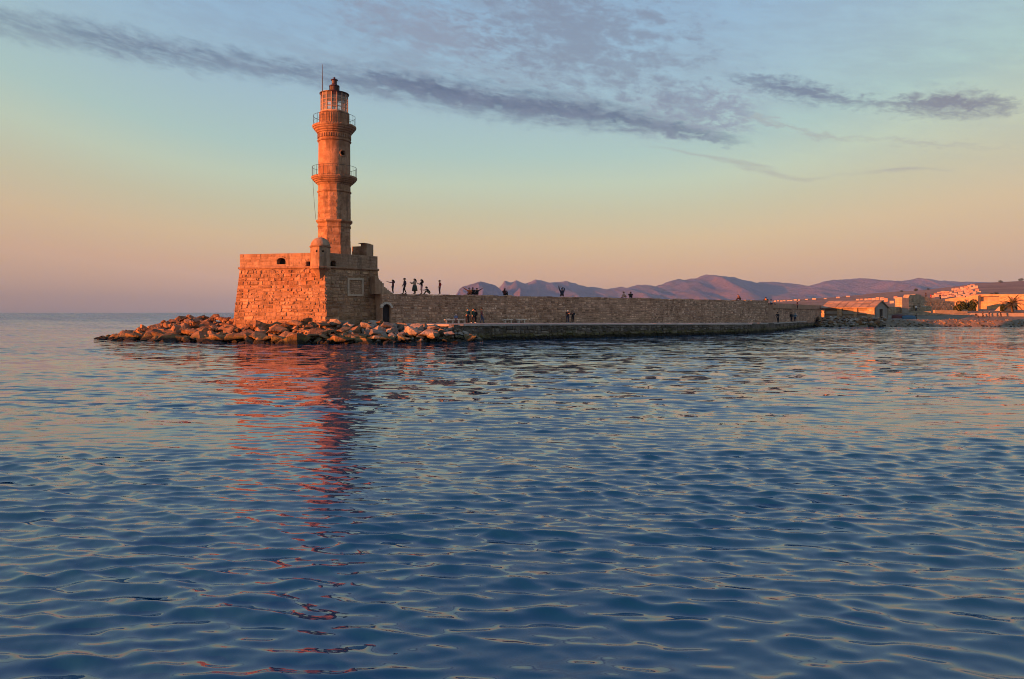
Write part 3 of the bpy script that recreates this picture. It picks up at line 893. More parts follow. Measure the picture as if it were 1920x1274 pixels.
# low wall pieces on the terrace, right of the tower
wp = W(660, 470, 91.5); wq = W(687.5, 470, 90.8)
e = (wq - wp); e.z = 0; L = e.length; e.normalize()
pz = ZY(484, 91)
o_ = Vector((wp.x, wp.y, pz))
zt = lambda py: ZY(py, 91) - pz
MB().plate([(0, 0), (L, 0), (L, zt(457.5)), (L * 0.6, zt(457.5)), (L * 0.6, zt(462)), (0, zt(462))], [], o_, e, (0, 0, 1), 1.6).build('upper_parapet', M_ASHLAR, fort)
lay(blocks(o_, o_ + e * L, o_ + e * L + Vector((0, 0, zt(462.3))), o_ + Vector((0, 0, zt(462.3))), course=(0.3, 0.4), length=(0.5, 0.9), depth=0.02, gap=0.012, rough=0.008, rr=rf), M_ASHLAR, fort, 0, rest='upper_parapet_stonework')
MB().box(o_ + e * (L * 0.8) + Vector((0, 0.5, zt(457.5) + 0.05)), (L * 0.405, 1.5, 0.07), math.atan2(e.y, e.x)).build('coping', M_ASHLAR, fort)

# sentry box on the corner
TC = Vector((-21.18, 81.75)); TR = 1.08
tur = MB().lathe(TC, [(0.12, 6.75), (0.35, 7.0), (0.5, 7.25), (0.86, 7.8), (1.02, 7.95), (1.14, 8.02), (1.16, 8.18), (TR, 8.26)], 8, R(-76.5 - 6.4), tint=0.6).build('sentry_box', M_TRIM, fort)
tur['label'] = 'domed eight sided sentry box on the corner of the bastion'
a0 = R(-75 - 6.4)
pts8 = [TC + Vector((math.cos(a0 + R(45) * k), math.sin(a0 + R(45) * k))) * TR for k in range(8)]
for k in range(8):
    p, q = v3(pts8[k], 8.26), v3(pts8[(k + 1) % 8], 8.26)
    e = (q - p); L = e.length; e.normalize()
    hole = []
    if k in (0, 7, 3, 4):
        fx_ = 0.5 if k != 7 else 0.62
        hole = [[(L * fx_ + 0.12 * math.cos(i * R(36)), 1.62 + 0.12 * math.sin(i * R(36))) for i in range(10)]]
    MB().plate([(0, 0), (L, 0), (L, 2.08), (0, 2.08)], hole, p, e, (0, 0, 1), 0.14, 0.6).build('sentry_wall', M_ASHLAR, tur)
MB().lathe(TC, [(TR, 10.32), (TR + 0.1, 10.38), (TR + 0.12, 10.46), (TR, 10.5)], 8, a0).build('sentry_cornice', M_TRIM, tur)
MB().lathe(TC, [(TR * 1.0, 10.49), (TR * 0.985, 10.62), (TR * 0.94, 10.8), (TR * 0.85, 11.0), (TR * 0.70, 11.2), (TR * 0.48, 11.36), (TR * 0.22, 11.46), (0.05, 11.49)], 24, a0, tint=0.6).build('dome', M_ASHLAR, tur, smooth=True)

# ------------------------------------------------------------------ lighthouse
TX, TY = -21.2, 88.3
TS = F / TY
tz = lambda py: H + (HY - py) / TS
C0 = (TX, TY)
cam_ang = R(-76.5)
lh = thing('lighthouse', (TX, TY, 8.45), 'tall tapering stone lighthouse with two railed galleries and a glass lantern', 'lighthouse')
# octagonal foot
ro = 2.02; rot8 = cam_ang + R(-2 + 22.5)
MB().lathe(C0, [(ro * 1.06, 8.45), (ro * 1.04, tz(466)), (ro * 1.02, tz(464)), (ro, tz(462)), (ro * 0.985, tz(428)), (ro * 1.03, tz(427.5)), (ro * 1.03, tz(425.5)), (ro * 0.985, tz(425)),
                (ro * 0.99, tz(421)), (ro * 1.05, tz(419.5)), (ro * 1.12, tz(417.5)), (ro * 1.13, tz(415.5)), (ro * 1.0, tz(414.2))], 8, rot8).build('octagonal_foot', M_TOWER, lh)
tst = []
rt = random.Random(5)
for k in range(8):
    a, b = rot8 + R(45) * k, rot8 + R(45) * (k + 1)
    P_ = lambda an, r_, z: Vector((TX + r_ * math.cos(an), TY + r_ * math.sin(an), z))
    tst += blocks(P_(a, ro, tz(462)), P_(b, ro, tz(462)), P_(b, ro * 0.985, tz(428)), P_(a, ro * 0.985, tz(428)), course=(0.34, 0.42), length=(0.5, 0.95), depth=0.02, gap=0.012, rough=0.012, rr=rt)
# sixteen sided shaft
r16 = 1.93; rot16 = cam_ang + R(7.7)
MB().lathe(C0, [(r16 * 1.01, tz(414.2)), (r16, tz(411)), (r16 * 0.985, tz(363.5)), (r16 * 1.04, tz(362.5)), (r16 * 1.05, tz(361)), (r16 * 0.99, tz(359.5)), (r16 * 0.985, tz(349))], 16, rot16).build('sixteen_sided_shaft', M_TOWER, lh)
for k in range(16):
    a, b = rot16 + R(22.5) * k, rot16 + R(22.5) * (k + 1)
    tst += blocks(P_(a, r16, tz(410.5)), P_(b, r16, tz(410.5)), P_(b, r16 * 0.985, tz(364.5)), P_(a, r16 * 0.985, tz(364.5)), course=(0.36, 0.46), length=(0.6, 1.0), depth=0.02, gap=0.012, rough=0.012, rr=rt)
lay(tst, M_TOWER, lh, 300)
# lower gallery cornice
MB().lathe(C0, [(r16 * 0.98, tz(349.5)), (1.98, tz(348)), (2.02, tz(346.5)), (2.2, tz(345)), (2.24, tz(343.2)), (2.36, tz(342.6)), (2.42, tz(340.5)), (2.52, tz(340)), (2.60, tz(337.5)), (2.66, tz(337)), (2.67, tz(334.8)), (1.8, tz(334.2))], 48, 0).build('lower_gallery', M_TRIM, lh)
# round upper shaft with a round window cut into it
shaft = MB().lathe(C0, [(1.87, tz(335)), (1.86, tz(300)), (1.845, tz(268.5)), (1.95, tz(267.8)), (2.0, tz(266.5)), (1.94, tz(265.2)), (1.85, tz(264.8)), (1.85, tz(254))], 64, 0).build('round_shaft', M_TOWER, lh)
wa = cam_ang + R(32); wz = tz(292)
wdir = Vector((math.cos(wa), math.sin(wa), 0)); wside = Vector((-math.sin(wa), math.cos(wa), 0))
wc = Vector((TX, TY, wz)) + wdir * 1.9
cut = MB(); nseg = 16
cir = [wside * (0.27 * math.cos(R(360 / nseg * i))) + Vector((0, 0, 0.27 * math.sin(R(360 / nseg * i)))) for i in range(nseg)]
cut.add([wc + c + wdir * 0.5 for c in cir] + [wc + c - wdir * 0.45 for c in cir], [tuple(range(nseg)), tuple(range(2 * nseg - 1, nseg - 1, -1))] + [(i, nseg + i, nseg + (i + 1) % nseg, (i + 1) % nseg) for i in range(nseg)])
cutter = cut.build('cutter', M_DARK)
bo = shaft.modifiers.new('hole', 'BOOLEAN'); bo.object = cutter; bo.operation = 'DIFFERENCE'; bo.solver = 'EXACT'
dg = bpy.context.evaluated_depsgraph_get()
nm = bpy.data.meshes.new_from_object(shaft.evaluated_get(dg))
shaft.modifiers.clear(); shaft.data = nm
bpy.data.objects.remove(cutter)
for pl in nm.polygons:
    pl.use_smooth = False
rw = MB()
rc = [(math.cos(R(22.5 * i)), math.sin(R(22.5 * i))) for i in range(16)]
rw.tube([wc + wside * (0.36 * a) + Vector((0, 0, 0.36 * b)) - wdir * (0.035 + 0.05 * a * a) for a, b in rc], 0.085, 6, closed=True)
rwo = rw.build('round_window', M_TRIM, lh)
MB().add([wc + wside * (0.29 * a) + Vector((0, 0, 0.29 * b)) - wdir * 0.4 for a, b in rc], [tuple(range(16))]).build('pane', M_DARK, rwo)  # dark disc closing the hole, coloured as the shade inside
# upper gallery cornice with a row of dentils
MB().lathe(C0, [(1.85, tz(262)), (1.88, tz(254.5)), (1.9, tz(253)), (2.02, tz(252)), (2.06, tz(250)), (2.2, tz(248.5)), (2.26, tz(246)), (2.38, tz(245)), (2.44, tz(242.5)), (2.52, tz(242)), (2.56, tz(239.5)), (1.6, tz(239))], 48, 0).build('upper_gallery', M_TRIM, lh)
mb = MB()
for k in range(44):
    q = R(360 / 44 * k)
    mb.box((TX + 1.9 * math.cos(q), TY + 1.9 * math.sin(q), tz(258.6)), (0.14, 0.15, 0.42), q)
mb.build('dentils', M_TRIM, lh)
# broken lip of the galleries
for zz, rr_ in ((tz(239.3), 2.56), (tz(334.6), 2.66)):
    mb = MB()
    for k in range(60):
        q = R(6 * k + rt.uniform(-1, 1)); ss_ = rt.uniform(0.08, 0.2)
        mb.box((TX + (rr_ - 0.12) * math.cos(q), TY + (rr_ - 0.12) * math.sin(q), zz), (0.22, 0.25, ss_), q + rt.uniform(-.3, .3), rt.random())
    mb.build('gallery_edge', M_TRIM, lh)
def railing(rad, z0, z1, posts, rails, name):
    r_ = MB().tube([(TX + rad * math.cos(R(7.5 * i)), TY + rad * math.sin(R(7.5 * i)), z1) for i in range(48)], 0.022, 6, closed=True).build('railing', M_IRON, lh)
    for f_ in rails:
        MB().tube([(TX + rad * math.cos(R(7.5 * i)), TY + rad * math.sin(R(7.5 * i)), z0 + (z1 - z0) * f_) for i in range(48)], 0.013, 5, closed=True).build('rail', M_IRON, r_)
    for k in range(posts):
        q = R(360 / posts * (k + 0.3))
        MB().tube([(TX + rad * math.cos(q), TY + rad * math.sin(q), z0 - 0.05), (TX + rad * math.cos(q), TY + rad * math.sin(q), z1)], 0.017, 5).build('post', M_IRON, r_)
railing(2.44, tz(239.3), tz(220), 16, (0.5,), 'u')
railing(2.58, tz(334.6), tz(315.5), 30, (0.08,), 'l')
# drum, lantern, roof
MB().lathe(C0, [(1.73, tz(240)), (1.72, tz(216)), (1.76, tz(215.5)), (1.76, tz(213.6)), (1.5, tz(213.4))], 48, 0).build('drum', M_TOWER, lh)
mb = MB()
for k in range(56):
    q = R(360 / 56 * k)
    mb.box((TX + 1.735 * math.cos(q), TY + 1.735 * math.sin(q), tz(226)), (0.05, 0.05, 1.1), q)
mb.build('drum_ribs', M_TOWER, lh)
m, t_ = new_mat('lantern_glass')
tr = t_.n('BsdfTransparent'); tr.inputs[0].default_value = (0.97, 0.98, 0.97, 1)
gl = t_.n('BsdfGlossy'); gl.inputs['Roughness'].default_value = 0.04; gl.inputs[0].default_value = (1, 1, 1, 1)
fr = t_.n('Fresnel'); fr.inputs[0].default_value = 1.5
mx = t_.n('MixShader'); t_.put(mx.inputs[0], t_.m('MULTIPLY', fr.outputs[0], 1.2, clamp=True)); t_.t.links.new(tr.outputs[0], mx.inputs[1]); t_.t.links.new(gl.outputs[0], mx.inputs[2])
tl = t_.n('BsdfTranslucent'); tl.inputs[0].default_value = (0.75, 0.72, 0.66, 1)      # whitish layer painted in for the bright sky on the panes
du = t_.n('BsdfDiffuse'); du.inputs[0].default_value = (0.6, 0.57, 0.5, 1)
ad = t_.n('MixShader'); ad.inputs[0].default_value = 0.5; t_.t.links.new(tl.outputs[0], ad.inputs[1]); t_.t.links.new(du.outputs[0], ad.inputs[2])
m2_ = t_.n('MixShader'); m2_.inputs[0].default_value = 0.28; t_.t.links.new(mx.outputs[0], m2_.inputs[1]); t_.t.links.new(ad.outputs[0], m2_.inputs[2])
ou = t_.n('OutputMaterial'); t_.t.links.new(m2_.outputs[0], ou.inputs[0])
M_GLASS = m
RL = 1.58; z0, z1, z2 = tz(213.5), tz(184), tz(177.5)
lan = MB().lathe(C0, [(RL + 0.06, z0), (RL + 0.06, z0 + 0.12), (RL - 0.05, z0 + 0.12)], 16, cam_ang + R(9.7)).build('lantern_room', M_RUST, lh)
NB = 16; rotl = cam_ang + R(9.7)
LP = lambda k, r_, z: Vector((TX + r_ * math.cos(rotl + R(360 / NB) * k), TY + r_ * math.sin(rotl + R(360 / NB) * k), z))
for k in range(NB):
    q = rotl + R(360 / NB) * k
    MB().box((TX + RL * math.cos(q), TY + RL * math.sin(q), (z0 + z2) / 2), (0.10, 0.085, z2 - z0), q).build('mullion', M_RUST, lan)
    MB().add([LP(k, RL - 0.02, z0 + 0.1), LP(k + 1, RL - 0.02, z0 + 0.1), LP(k + 1, RL - 0.02, z1), LP(k, RL - 0.02, z1)], [(0, 1, 2, 3)]).build('pane', M_GLASS, lan)
    for h in range(1, 4):
        z = z0 + 0.1 + (z1 - z0 - 0.1) * h / 4
        MB().tube([LP(k, RL, z), LP(k + 1, RL, z)], 0.034, 4).build('glazing_bar', M_RUST, lan)
MB().lathe(C0, [(RL + 0.01, z1), (RL + 0.03, z2), (RL - 0.03, z2), (RL - 0.06, z1)], 16, rotl, caps=False).build('fascia', M_RED, lan)
MB().lathe(C0, [(RL + 0.14, z2 - 0.06), (RL + 0.16, z2 + 0.03), (1.2, tz(175.3)), (0.62, tz(172.5)), (0.0, tz(172))], 32, 0).build('roof', M_RED, lh)
vent = MB().lathe(C0, [(0.58, tz(173.5)), (0.56, tz(170.5)), (0.52, tz(170)), (0.52, tz(163.5)), (0.62, tz(163)), (0.60, tz(161.5)), (0.36, tz(160)), (0.30, tz(157.5)), (0.30, tz(152)), (0.42, tz(151.2)), (0.40, tz(150)), (0.14, tz(148.5)), (0.10, tz(147.6)), (0.14, tz(146.8)), (0.10, tz(145.6)), (0.0, tz(145))], 20, 0).build('ventilator', M_RED, lh)
for k in range(8):
    q = R(45 * k + 10)
    MB().box((TX + 0.55 * math.cos(q), TY + 0.55 * math.sin(q), tz(166.8)), (0.09, 0.09, 0.45), q).build('fin', M_RED, vent)
# lamp inside
MB().lathe(C0, [(0.30, z0), (0.26, z0 + 0.15), (0.09, z0 + 0.3), (0.07, z0 + 0.7), (0.22, z0 + 0.8), (0.25, z0 + 1.1), (0.22, z0 + 1.4), (0.07, z0 + 1.5), (0.05, z0 + 1.8), (0.0, z0 + 1.85)], 16, 0).build('lamp', M_IRON, lh)
pp = Vector((TX + 0.2, TY, 0)) + Vector((-1.55, -0.35, 0))
MB().tube([pp + Vector((0, 0, tz(180))), pp + Vector((0, 0, tz(150))), pp + Vector((0, 0, tz(123)))], [0.06, 0.05, 0.025], 6).build('lightning_rod', M_IRON, lh)
# hanging cable on the left
MB().tube([Vector((TX - 2.35, TY - 0.9, tz(336))), Vector((TX - 2.25, TY - 0.95, tz(360))), Vector((TX - 2.1, TY - 1.0, tz(390))), Vector((TX - 1.95, TY - 1.0, tz(414)))], 0.018, 4).build('cable', M_IRON, lh)

# ------------------------------------------------------------------ harbour wall
def wall_Y(px):
    return F / (16.2 - (px - 740) / 700 * 4.8)
def wall_pt(px, z=0.0, back=0.0):
    Y = wall_Y(px)
    return Vector(((px - 960) / F * Y, Y, z)) + WBACK * back
WBACK = Vector((0, 0, 0))
wA, wB = wall_pt(716), wall_pt(1440)
WE = (wB - wA).normalized(); WN = WE.cross(Vector((0, 0, 1))).normalized(); WBACK = -WN
WTOP = [(700, 5.31), (740, 5.30), (1060, 5.24), (1440, 5.05)]
QTOP = [(700, 1.92), (740, 1.9), (900, 1.86), (1100, 1.78), (1380, 1.56), (1440, 1.5), (1540, 1.34)]
hw = thing('harbour_wall', wall_pt(1080, 1.7), 'long brown rubble sea wall running right from the bastion behind the quay', 'wall')
WL = (wB - wA).length
xs_of = lambda px: (wall_pt(px) - wA).dot(WE)
dl, dr = ray_plane(717.5, 602, wA, WN), ray_plane(732.5, 602, wA, WN)
dx0, dx1 = (dl - wA).dot(WE), (dr - wA).dot(WE)
zbot = 1.2
dz0, dz1 = 1.35, ray_plane(725, 570.5, wA, WN).z
mb = MB()
mb.plate([(0, zbot), (WL, zbot), (WL, 5.05), (xs_of(1060), 5.24), (xs_of(740), 5.30), (0, 5.31)], [arch(dx0, dx1, dz0, dz1, 0.45)], wA, WE, (0, 0, 1), 0.7)
mb.build('face', M_WALLM, hw)
pts = [wA - WN * 0.7, wB - WN * 0.7, wB - WN * 3.0, wA - WN * 3.0]
MB().prism([(p.x, p.y) for p in pts], zbot, [5.305, 5.045, 5.045, 5.305]).build('core', M_WALLM, hw)
dd_ = MB()
dd_.plate([(dx0 - 0.1, dz0), (dx1 + 0.1, dz0), (dx1 + 0.1, dz1 + 0.05), (dx0 - 0.1, dz1 + 0.05)], [], wA - WN * 0.5, WE, (0, 0, 1), 0.08)
door = dd_.build('door', M_DOOR_SHADE, hw)
for k in range(5):
    x = dx0 + (dx1 - dx0) * (k + 0.5) / 5
    MB().box(wA + WE * x - WN * 0.49 + Vector((0, 0, (dz0 + dz1) / 2)), ((dx1 - dx0) / 5 - 0.02, 0.04, dz1 - dz0), math.atan2(WE.y, WE.x), rf.random()).build('plank', M_DOOR_SHADE, door)
for s_ in range(9):                               # pale arch ring over the door
    aa, bb = math.pi * s_ / 9, math.pi * (s_ + 1) / 9
    cxm, rx = (dx0 + dx1) / 2, (dx1 - dx0) / 2
    pt = lambda an, r_: wA + WE * (cxm + (rx + r_) * math.cos(an)) + Vector((0, 0, dz1 - 0.45 + (0.45 + r_) * math.sin(an)))
    o_ = [pt(aa + 0.02, 0.0), pt(aa + 0.02, 0.26), pt(bb - 0.02, 0.26), pt(bb - 0.02, 0.0)]
    MB().add([v + WN * 0.1 for v in o_] + [v - WN * 0.3 for v in o_], [(0, 1, 2, 3), (0, 4, 5, 1), (1, 5, 6, 2), (2, 6, 7, 3), (3, 7, 4, 0)], rf.random()).build('voussoir', M_PALE, hw)
ws = []
rwl = random.Random(13)
wsm = []
for p0, p1, kw in ((716, 1075, dict(course=(0.2, 0.36), length=(0.25, 0.7), depth=0.07, gap=0.03, rough=0.035, rag=0.05)),
                   (1075, 1222, dict(course=(0.24, 0.3), length=(0.4, 0.8), depth=0.04, gap=0.018, rough=0.012)),
                   (1222, 1440, dict(course=(0.18, 0.32), length=(0.22, 0.55), depth=0.08, gap=0.03, rough=0.04, rag=0.05))):
    a, b = wall_pt(p0), wall_pt(p1)
    xa = (a - wA).dot(WE)
    ws = blocks(v3(a, interp(QTOP, p0) - 0.1), v3(b, interp(QTOP, p1) - 0.1), v3(b, interp(WTOP, p1) - 0.02), v3(a, interp(WTOP, p0) - 0.02), rr=rwl,
                 holes=[(dx0 - xa - 0.02, dx1 - xa + 0.02, -1, dz1 - interp(QTOP, p0) + 0.1)] if p0 == 716 else (), **kw)
    lay(ws, M_WALL2 if p0 == 1222 else M_WALL, hw, 100)
mb = MB()                                         # uneven top course
x = xs_of(742)
while x < WL - 0.3:
    l = rwl.uniform(0.5, 1.3)
    z = 5.31 - 0.26 * x / WL
    mb.box(wA + WE * (x + l / 2) - WN * 0.3 + Vector((0, 0, z + rwl.choice((rwl.uniform(-0.07, 0.0), rwl.uniform(-0.07, 0.07))))), (l - 0.03, 0.75, 0.16), math.atan2(WE.y, WE.x), rwl.random())
    x += l
mb.build('coping', M_WALL, hw, kind='stuff')

# stair up from the wall walk to the bastion
st = thing('staircase', wall_pt(728, 5.3, 1.2), 'stepped stone stair climbing from the wall top to the bastion', 'stairs')
eang = math.atan2(WE.y, WE.x)
SBACK = 0.35
nst = 11
sx0, sx1 = xs_of(706), xs_of(741)
for k in range(nst):
    x0 = sx0 + (sx1 - sx0) * k / nst; x1 = sx0 + (sx1 - sx0) * (k + 1) / nst
    zt_ = 5.30 + (8.0 - 5.30) * (nst - k - 0.6) / nst * (0.62 if k > 4 else 0.8)
    c = wA + WE * ((x0 + x1) / 2) - WN * (SBACK + 0.8)
    MB().box((c.x, c.y, (5.28 + zt_) / 2), (x1 - x0 + 0.004 * (k % 2), 1.6 - 0.006 * k, zt_ - 5.28), eang, rwl.random()).build('step', M_ASHLAR, st)
xb = xs_of(722.5)
o_ = wA - WN * (SBACK + 1.75)
MB().plate([(sx0, 5.28), (xb, 5.28), (xb, ray_plane(722, 527.5, o_, WN).z), (sx0, ray_plane(706, 508, o_, WN).z)], [], o_, WE, (0, 0, 1), 0.35).build('side_wall', M_ASHLAR, st)

# ------------------------------------------------------------------ quay
QEDGE = [(735, 84.4), (800, 82.4), (850, 82.0), (900, 83.8), (1000, 88.0), (1100, 92.6), (1240, 99.9), (1320, 104.7), (1380, 108.5), (1420, 113.5), (1450, 121), (1480, 135), (1505, 150), (1528, 164)]
def q_edge(px, z):
    Y = interp(QEDGE, px)
    return Vector(((px - 960) / F * Y, Y, z))
TERR = [(1440, 121.7), (1470, 133), (1500, 147), (1520, 158), (1540, 171)]
def terr_pt(px, z, back=0.0):
    Y = interp(TERR, px) + back
    return Vector(((px - 960) / F * Y, Y, z))
mb = MB(); vs_ = []
pxs = list(np.linspace(735, 1528, 90))
for px in pxs:
    zq = interp(QTOP, px)
    bk = wall_pt(px, zq, 0.4) if px < 1440 else terr_pt(px + (6 if px > 1500 else 0), zq, 1.0)
    f0 = q_edge(px, zq - 0.03); vs_ += [v3(f0, -1.0), f0, bk]
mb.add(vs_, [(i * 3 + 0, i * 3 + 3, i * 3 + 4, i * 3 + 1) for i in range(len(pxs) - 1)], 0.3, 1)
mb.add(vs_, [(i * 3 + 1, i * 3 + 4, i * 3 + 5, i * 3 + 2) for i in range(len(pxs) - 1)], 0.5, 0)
quay = mb.build('quay', [M_PAVE, M_QUAY], None, kind='structure')
qs_ = []
rq = random.Random(31)
for i in range(0, len(pxs) - 1, 3):
    a, b = pxs[i], pxs[min(i + 3, len(pxs) - 1)]
    za, zb2 = interp(QTOP, a) - 0.2, interp(QTOP, b) - 0.2
    if a < 780: continue
    qs_ += blocks(q_edge(a, -0.5), q_edge(b, -0.5), q_edge(b, zb2), q_edge(a, za), course=(0.3, 0.5), length=(0.5, 1.3), depth=0.12, gap=0.035, rough=0.06, rag=0.04, rr=rq)
    d_ = q_edge(b, zb2) - q_edge(a, za); n_ = max(1, int(d_.length / 1.3)); 
    for k in range(n_):
        c = q_edge(a, za) + d_ * ((k + 0.5) / n_)
        an = math.atan2(d_.y, d_.x)
        MB().box((c.x + 0.2 * math.sin(-an), c.y + 0.2 * math.cos(an), c.z + 0.11 + rq.uniform(-0.015, 0.015)), (d_.length / n_ - 0.02, 0.62, 0.2), an, rq.random()).build('edge_stone', M_PAVE, quay)
lay(qs_, M_QUAY, quay, 240)

# ------------------------------------------------------------------ lower terrace wall and its parapet, between the sea wall and the hut
tw = thing('terrace_wall', terr_pt(1490, 1.4), 'lower stepped back brown wall with walkway between sea wall and hut', 'wall')
tp = [1438, 1455, 1470, 1485, 1500, 1510, 1520, 1530, 1540]
mb = MB(); sts = []
for a, b in zip(tp[:-1], tp[1:]):
    A_, B_ = terr_pt(a, 1.0), terr_pt(b, 1.0)
    mb.add([A_, B_, v3(B_, 3.85), v3(A_, 3.85), terr_pt(a, 3.85, 5.0), terr_pt(b, 3.85, 5.0)], [(0, 1, 2, 3), (3, 2, 5, 4)])
    sts += blocks(v3(A_, 1.3), v3(B_, 1.3), v3(B_, 3.84), v3(A_, 3.84), course=(0.25, 0.4), length=(0.4, 0.9), depth=0.05, gap=0.02, rough=0.02, rr=rq)
mb.build('face', M_WALLM, tw)
lay(sts, M_WALL, tw, 0)
mb = MB()
for a, b in zip(tp[:-1], tp[1:]):
    A_, B_ = terr_pt(a, 3.8, 4.6), terr_pt(b, 3.8, 4.6)
    A2, B2 = terr_pt(a, 3.8, 5.3), terr_pt(b, 3.8, 5.3)
    mb.add([A_, B_, v3(B_, 4.82), v3(A_, 4.82), v3(A2, 4.82), v3(B2, 4.82), A2, B2], [(0, 1, 2, 3), (3, 2, 5, 4), (4, 5, 7, 6)], rq.random())
mb.build('parapet', M_WALLM, tw)
mb = MB()
for a, b in zip(tp[:-1], tp[1:]):
    A_, B_ = terr_pt(a, 3.88, -0.05), terr_pt(b, 3.88, -0.05)
    d_ = B_ - A_
    mb.box((A_ + B_) / 2 + Vector((0, 0.2, 0)), (d_.length, 0.5, 0.12), math.atan2(d_.y, d_.x), rq.random())
mb.build('coping', M_ASHLAR, tw)
# square end pier of the sea wall with two steps
c = wB + WE * 0.7 - WN * 1.4
MB().box((c.x, c.y, 2.85), (1.3, 2.6, 3.1), eang, 0.5).build('end_pier', M_WALLM, hw)
MB().box((c.x + 0.1, c.y, 4.45), (0.9, 2.5, 0.5), eang, 0.5).build('step', M_WALLM, hw)

# ------------------------------------------------------------------ hut with a stone slab roof
rh = random.Random(17)
N_ = Vector((79.9, 163.0)); gd = Vector((0.75, 0.661)).normalized(); ld = Vector((-0.661, 0.75)).normalized()
GW, LL = 7.1, 12.3
zf, ze, zr = 1.0, 4.35, 5.82
hut = thing('stone_hut', (N_.x, N_.y, zf), 'low gabled stone hut with slab roof above the rocky shore', 'hut')
Lc = N_ + ld * LL; Rc = N_ + gd * GW; Bc = Lc + gd * GW
e3 = Vector((-ld.x, -ld.y, 0))                     # along the long front, left to right
holes = []
bays = [(1.1, 3.9), (5.0, 7.7), (8.5, 10.7)]
for a, b in bays:
    holes.append([(a, 0.9), (b, 0.9), (b, 3.05), (a, 3.05)])
MB().plate([(0, 0), (LL, 0), (LL, ze - zf), (0, ze - zf)], holes, v3(Lc, zf), e3, (0, 0, 1), 0.55).build('front_wall', M_RUIN, hut)
st_ = blocks(v3(Lc, zf), v3(N_, zf), v3(N_, ze), v3(Lc, ze), course=(0.28, 0.42), length=(0.4, 0.9), depth=0.06, gap=0.025, rough=0.03, rr=rh, holes=[(a, b, 0.9, 3.05) for a, b in bays])
lay(st_, M_OCHRE, hut, 60)
for a, b in bays:
    o_ = v3(Lc, zf) + e3 * a - e3.cross(Vector((0, 0, 1))) * 0.45
    pn = MB().plate([(0, 0.9), (b - a, 0.9), (b - a, 3.05), (0, 3.05)], [], o_, e3, (0, 0, 1), 0.1).build('recess_panel', M_RUING, hut)
    for zz in (1.75, 2.75):
        MB().box(o_ + e3 * ((b - a) / 2) + e3.cross(Vector((0, 0, 1))) * 0.18 + Vector((0, 0, zz)), (b - a, 0.22, 0.2), math.atan2(e3.y, e3.x)).build('beam', M_WOOD, pn)
ge = Vector((gd.x, gd.y, 0))
MB().plate([(0, 0), (GW, 0), (GW, ze - zf), (GW / 2, zr - zf - 0.08), (0, ze - zf)], [[(2.6, 0.9), (4.5, 0.9), (4.5, 2.9), (2.6, 2.9)]], v3(N_, zf), ge, (0, 0, 1), 0.5).build('gable_wall', M_RUING, hut)  # grey because this end is shaded, the shade is in the colour
o_ = v3(N_, zf) - ge.cross(Vector((0, 0, 1))) * 0.3
gwin = MB().plate([(2.6, 0.9), (4.5, 0.9), (4.5, 2.9), (2.6, 2.9)], [], o_, ge, (0, 0, 1), 0.06).build('window', M_DOOR_SHADE, hut)
for x in (3.2, 3.85):
    MB().box(o_ + ge * x + ge.cross(Vector((0, 0, 1))) * 0.05 + Vector((0, 0, 1.9)), (0.1, 0.1, 2.0), math.atan2(ge.y, ge.x)).build('window_bar', M_WOOD, gwin)
MB().plate([(0, 0), (LL, 0), (LL, ze - zf), (0, ze - zf)], [], v3(Rc, zf), -e3, (0, 0, 1), 0.4).build('back_wall', M_RUIN, hut)
MB().plate([(0, 0), (GW, 0), (GW, ze - zf), (GW / 2, zr - zf - 0.5), (0, ze - zf)], [], v3(Bc, zf), -ge, (0, 0, 1), 0.4).build('rear_gable', M_RUIN, hut)
nl_ = 16
roof = None
for side in (0, 1):
    mb = MB()
    base = (Lc if side == 0 else Bc); sgn = gd if side == 0 else -gd
    ridge_l = Lc + gd * (GW / 2)
    p0, p1 = v3(base - sgn * 0.35, ze - 0.12), v3(ridge_l, zr)
    a_, b_ = p0 + e3 * 0.2, p0 + e3 * (LL + 0.25)
    c_, d_ = p1 + e3 * (LL + 0.25), p1 + e3 * 0.2
    nrm = (b_ - a_).cross(d_ - a_).normalized()
    if nrm.z < 0: nrm = -nrm
    mb.add([a_, b_, c_, d_] + [q - nrm * 0.16 for q in (a_, b_, c_, d_)], [(0, 1, 2, 3), (7, 6, 5, 4), (0, 4, 5, 1), (1, 5, 6, 2), (2, 6, 7, 3), (3, 7, 4, 0)])
    rf_ = mb.build('roof', M_TILE, hut)
    for i in range(7):
        for j in range(3):
            if side == 0 and i == 0 and j < 2: continue
            u0, u1 = i / 7 + 0.004, (i + 1) / 7 - 0.004; w0, w1 = j / 3, (j + 1) / 3 + 0.02
            P_ = lambda u, v: a_.lerp(b_, u).lerp(d_.lerp(c_, u), min(1, v))
            lf = rh.uniform(0.03, 0.08)
            q4 = [P_(u0, w0), P_(u1, w0), P_(u1, w1), P_(u0, w1)]
            q4 = [q + nrm * (lf + (0.05 if k < 2 else 0.0)) for k, q in enumerate(q4)]
            MB().add(q4 + [q - nrm * 0.09 for q in q4], [(0, 1, 2, 3), (0, 4, 5, 1), (1, 5, 6, 2), (2, 6, 7, 3), (3, 7, 4, 0)], rh.random()).build('slab', M_TILE, rf_)

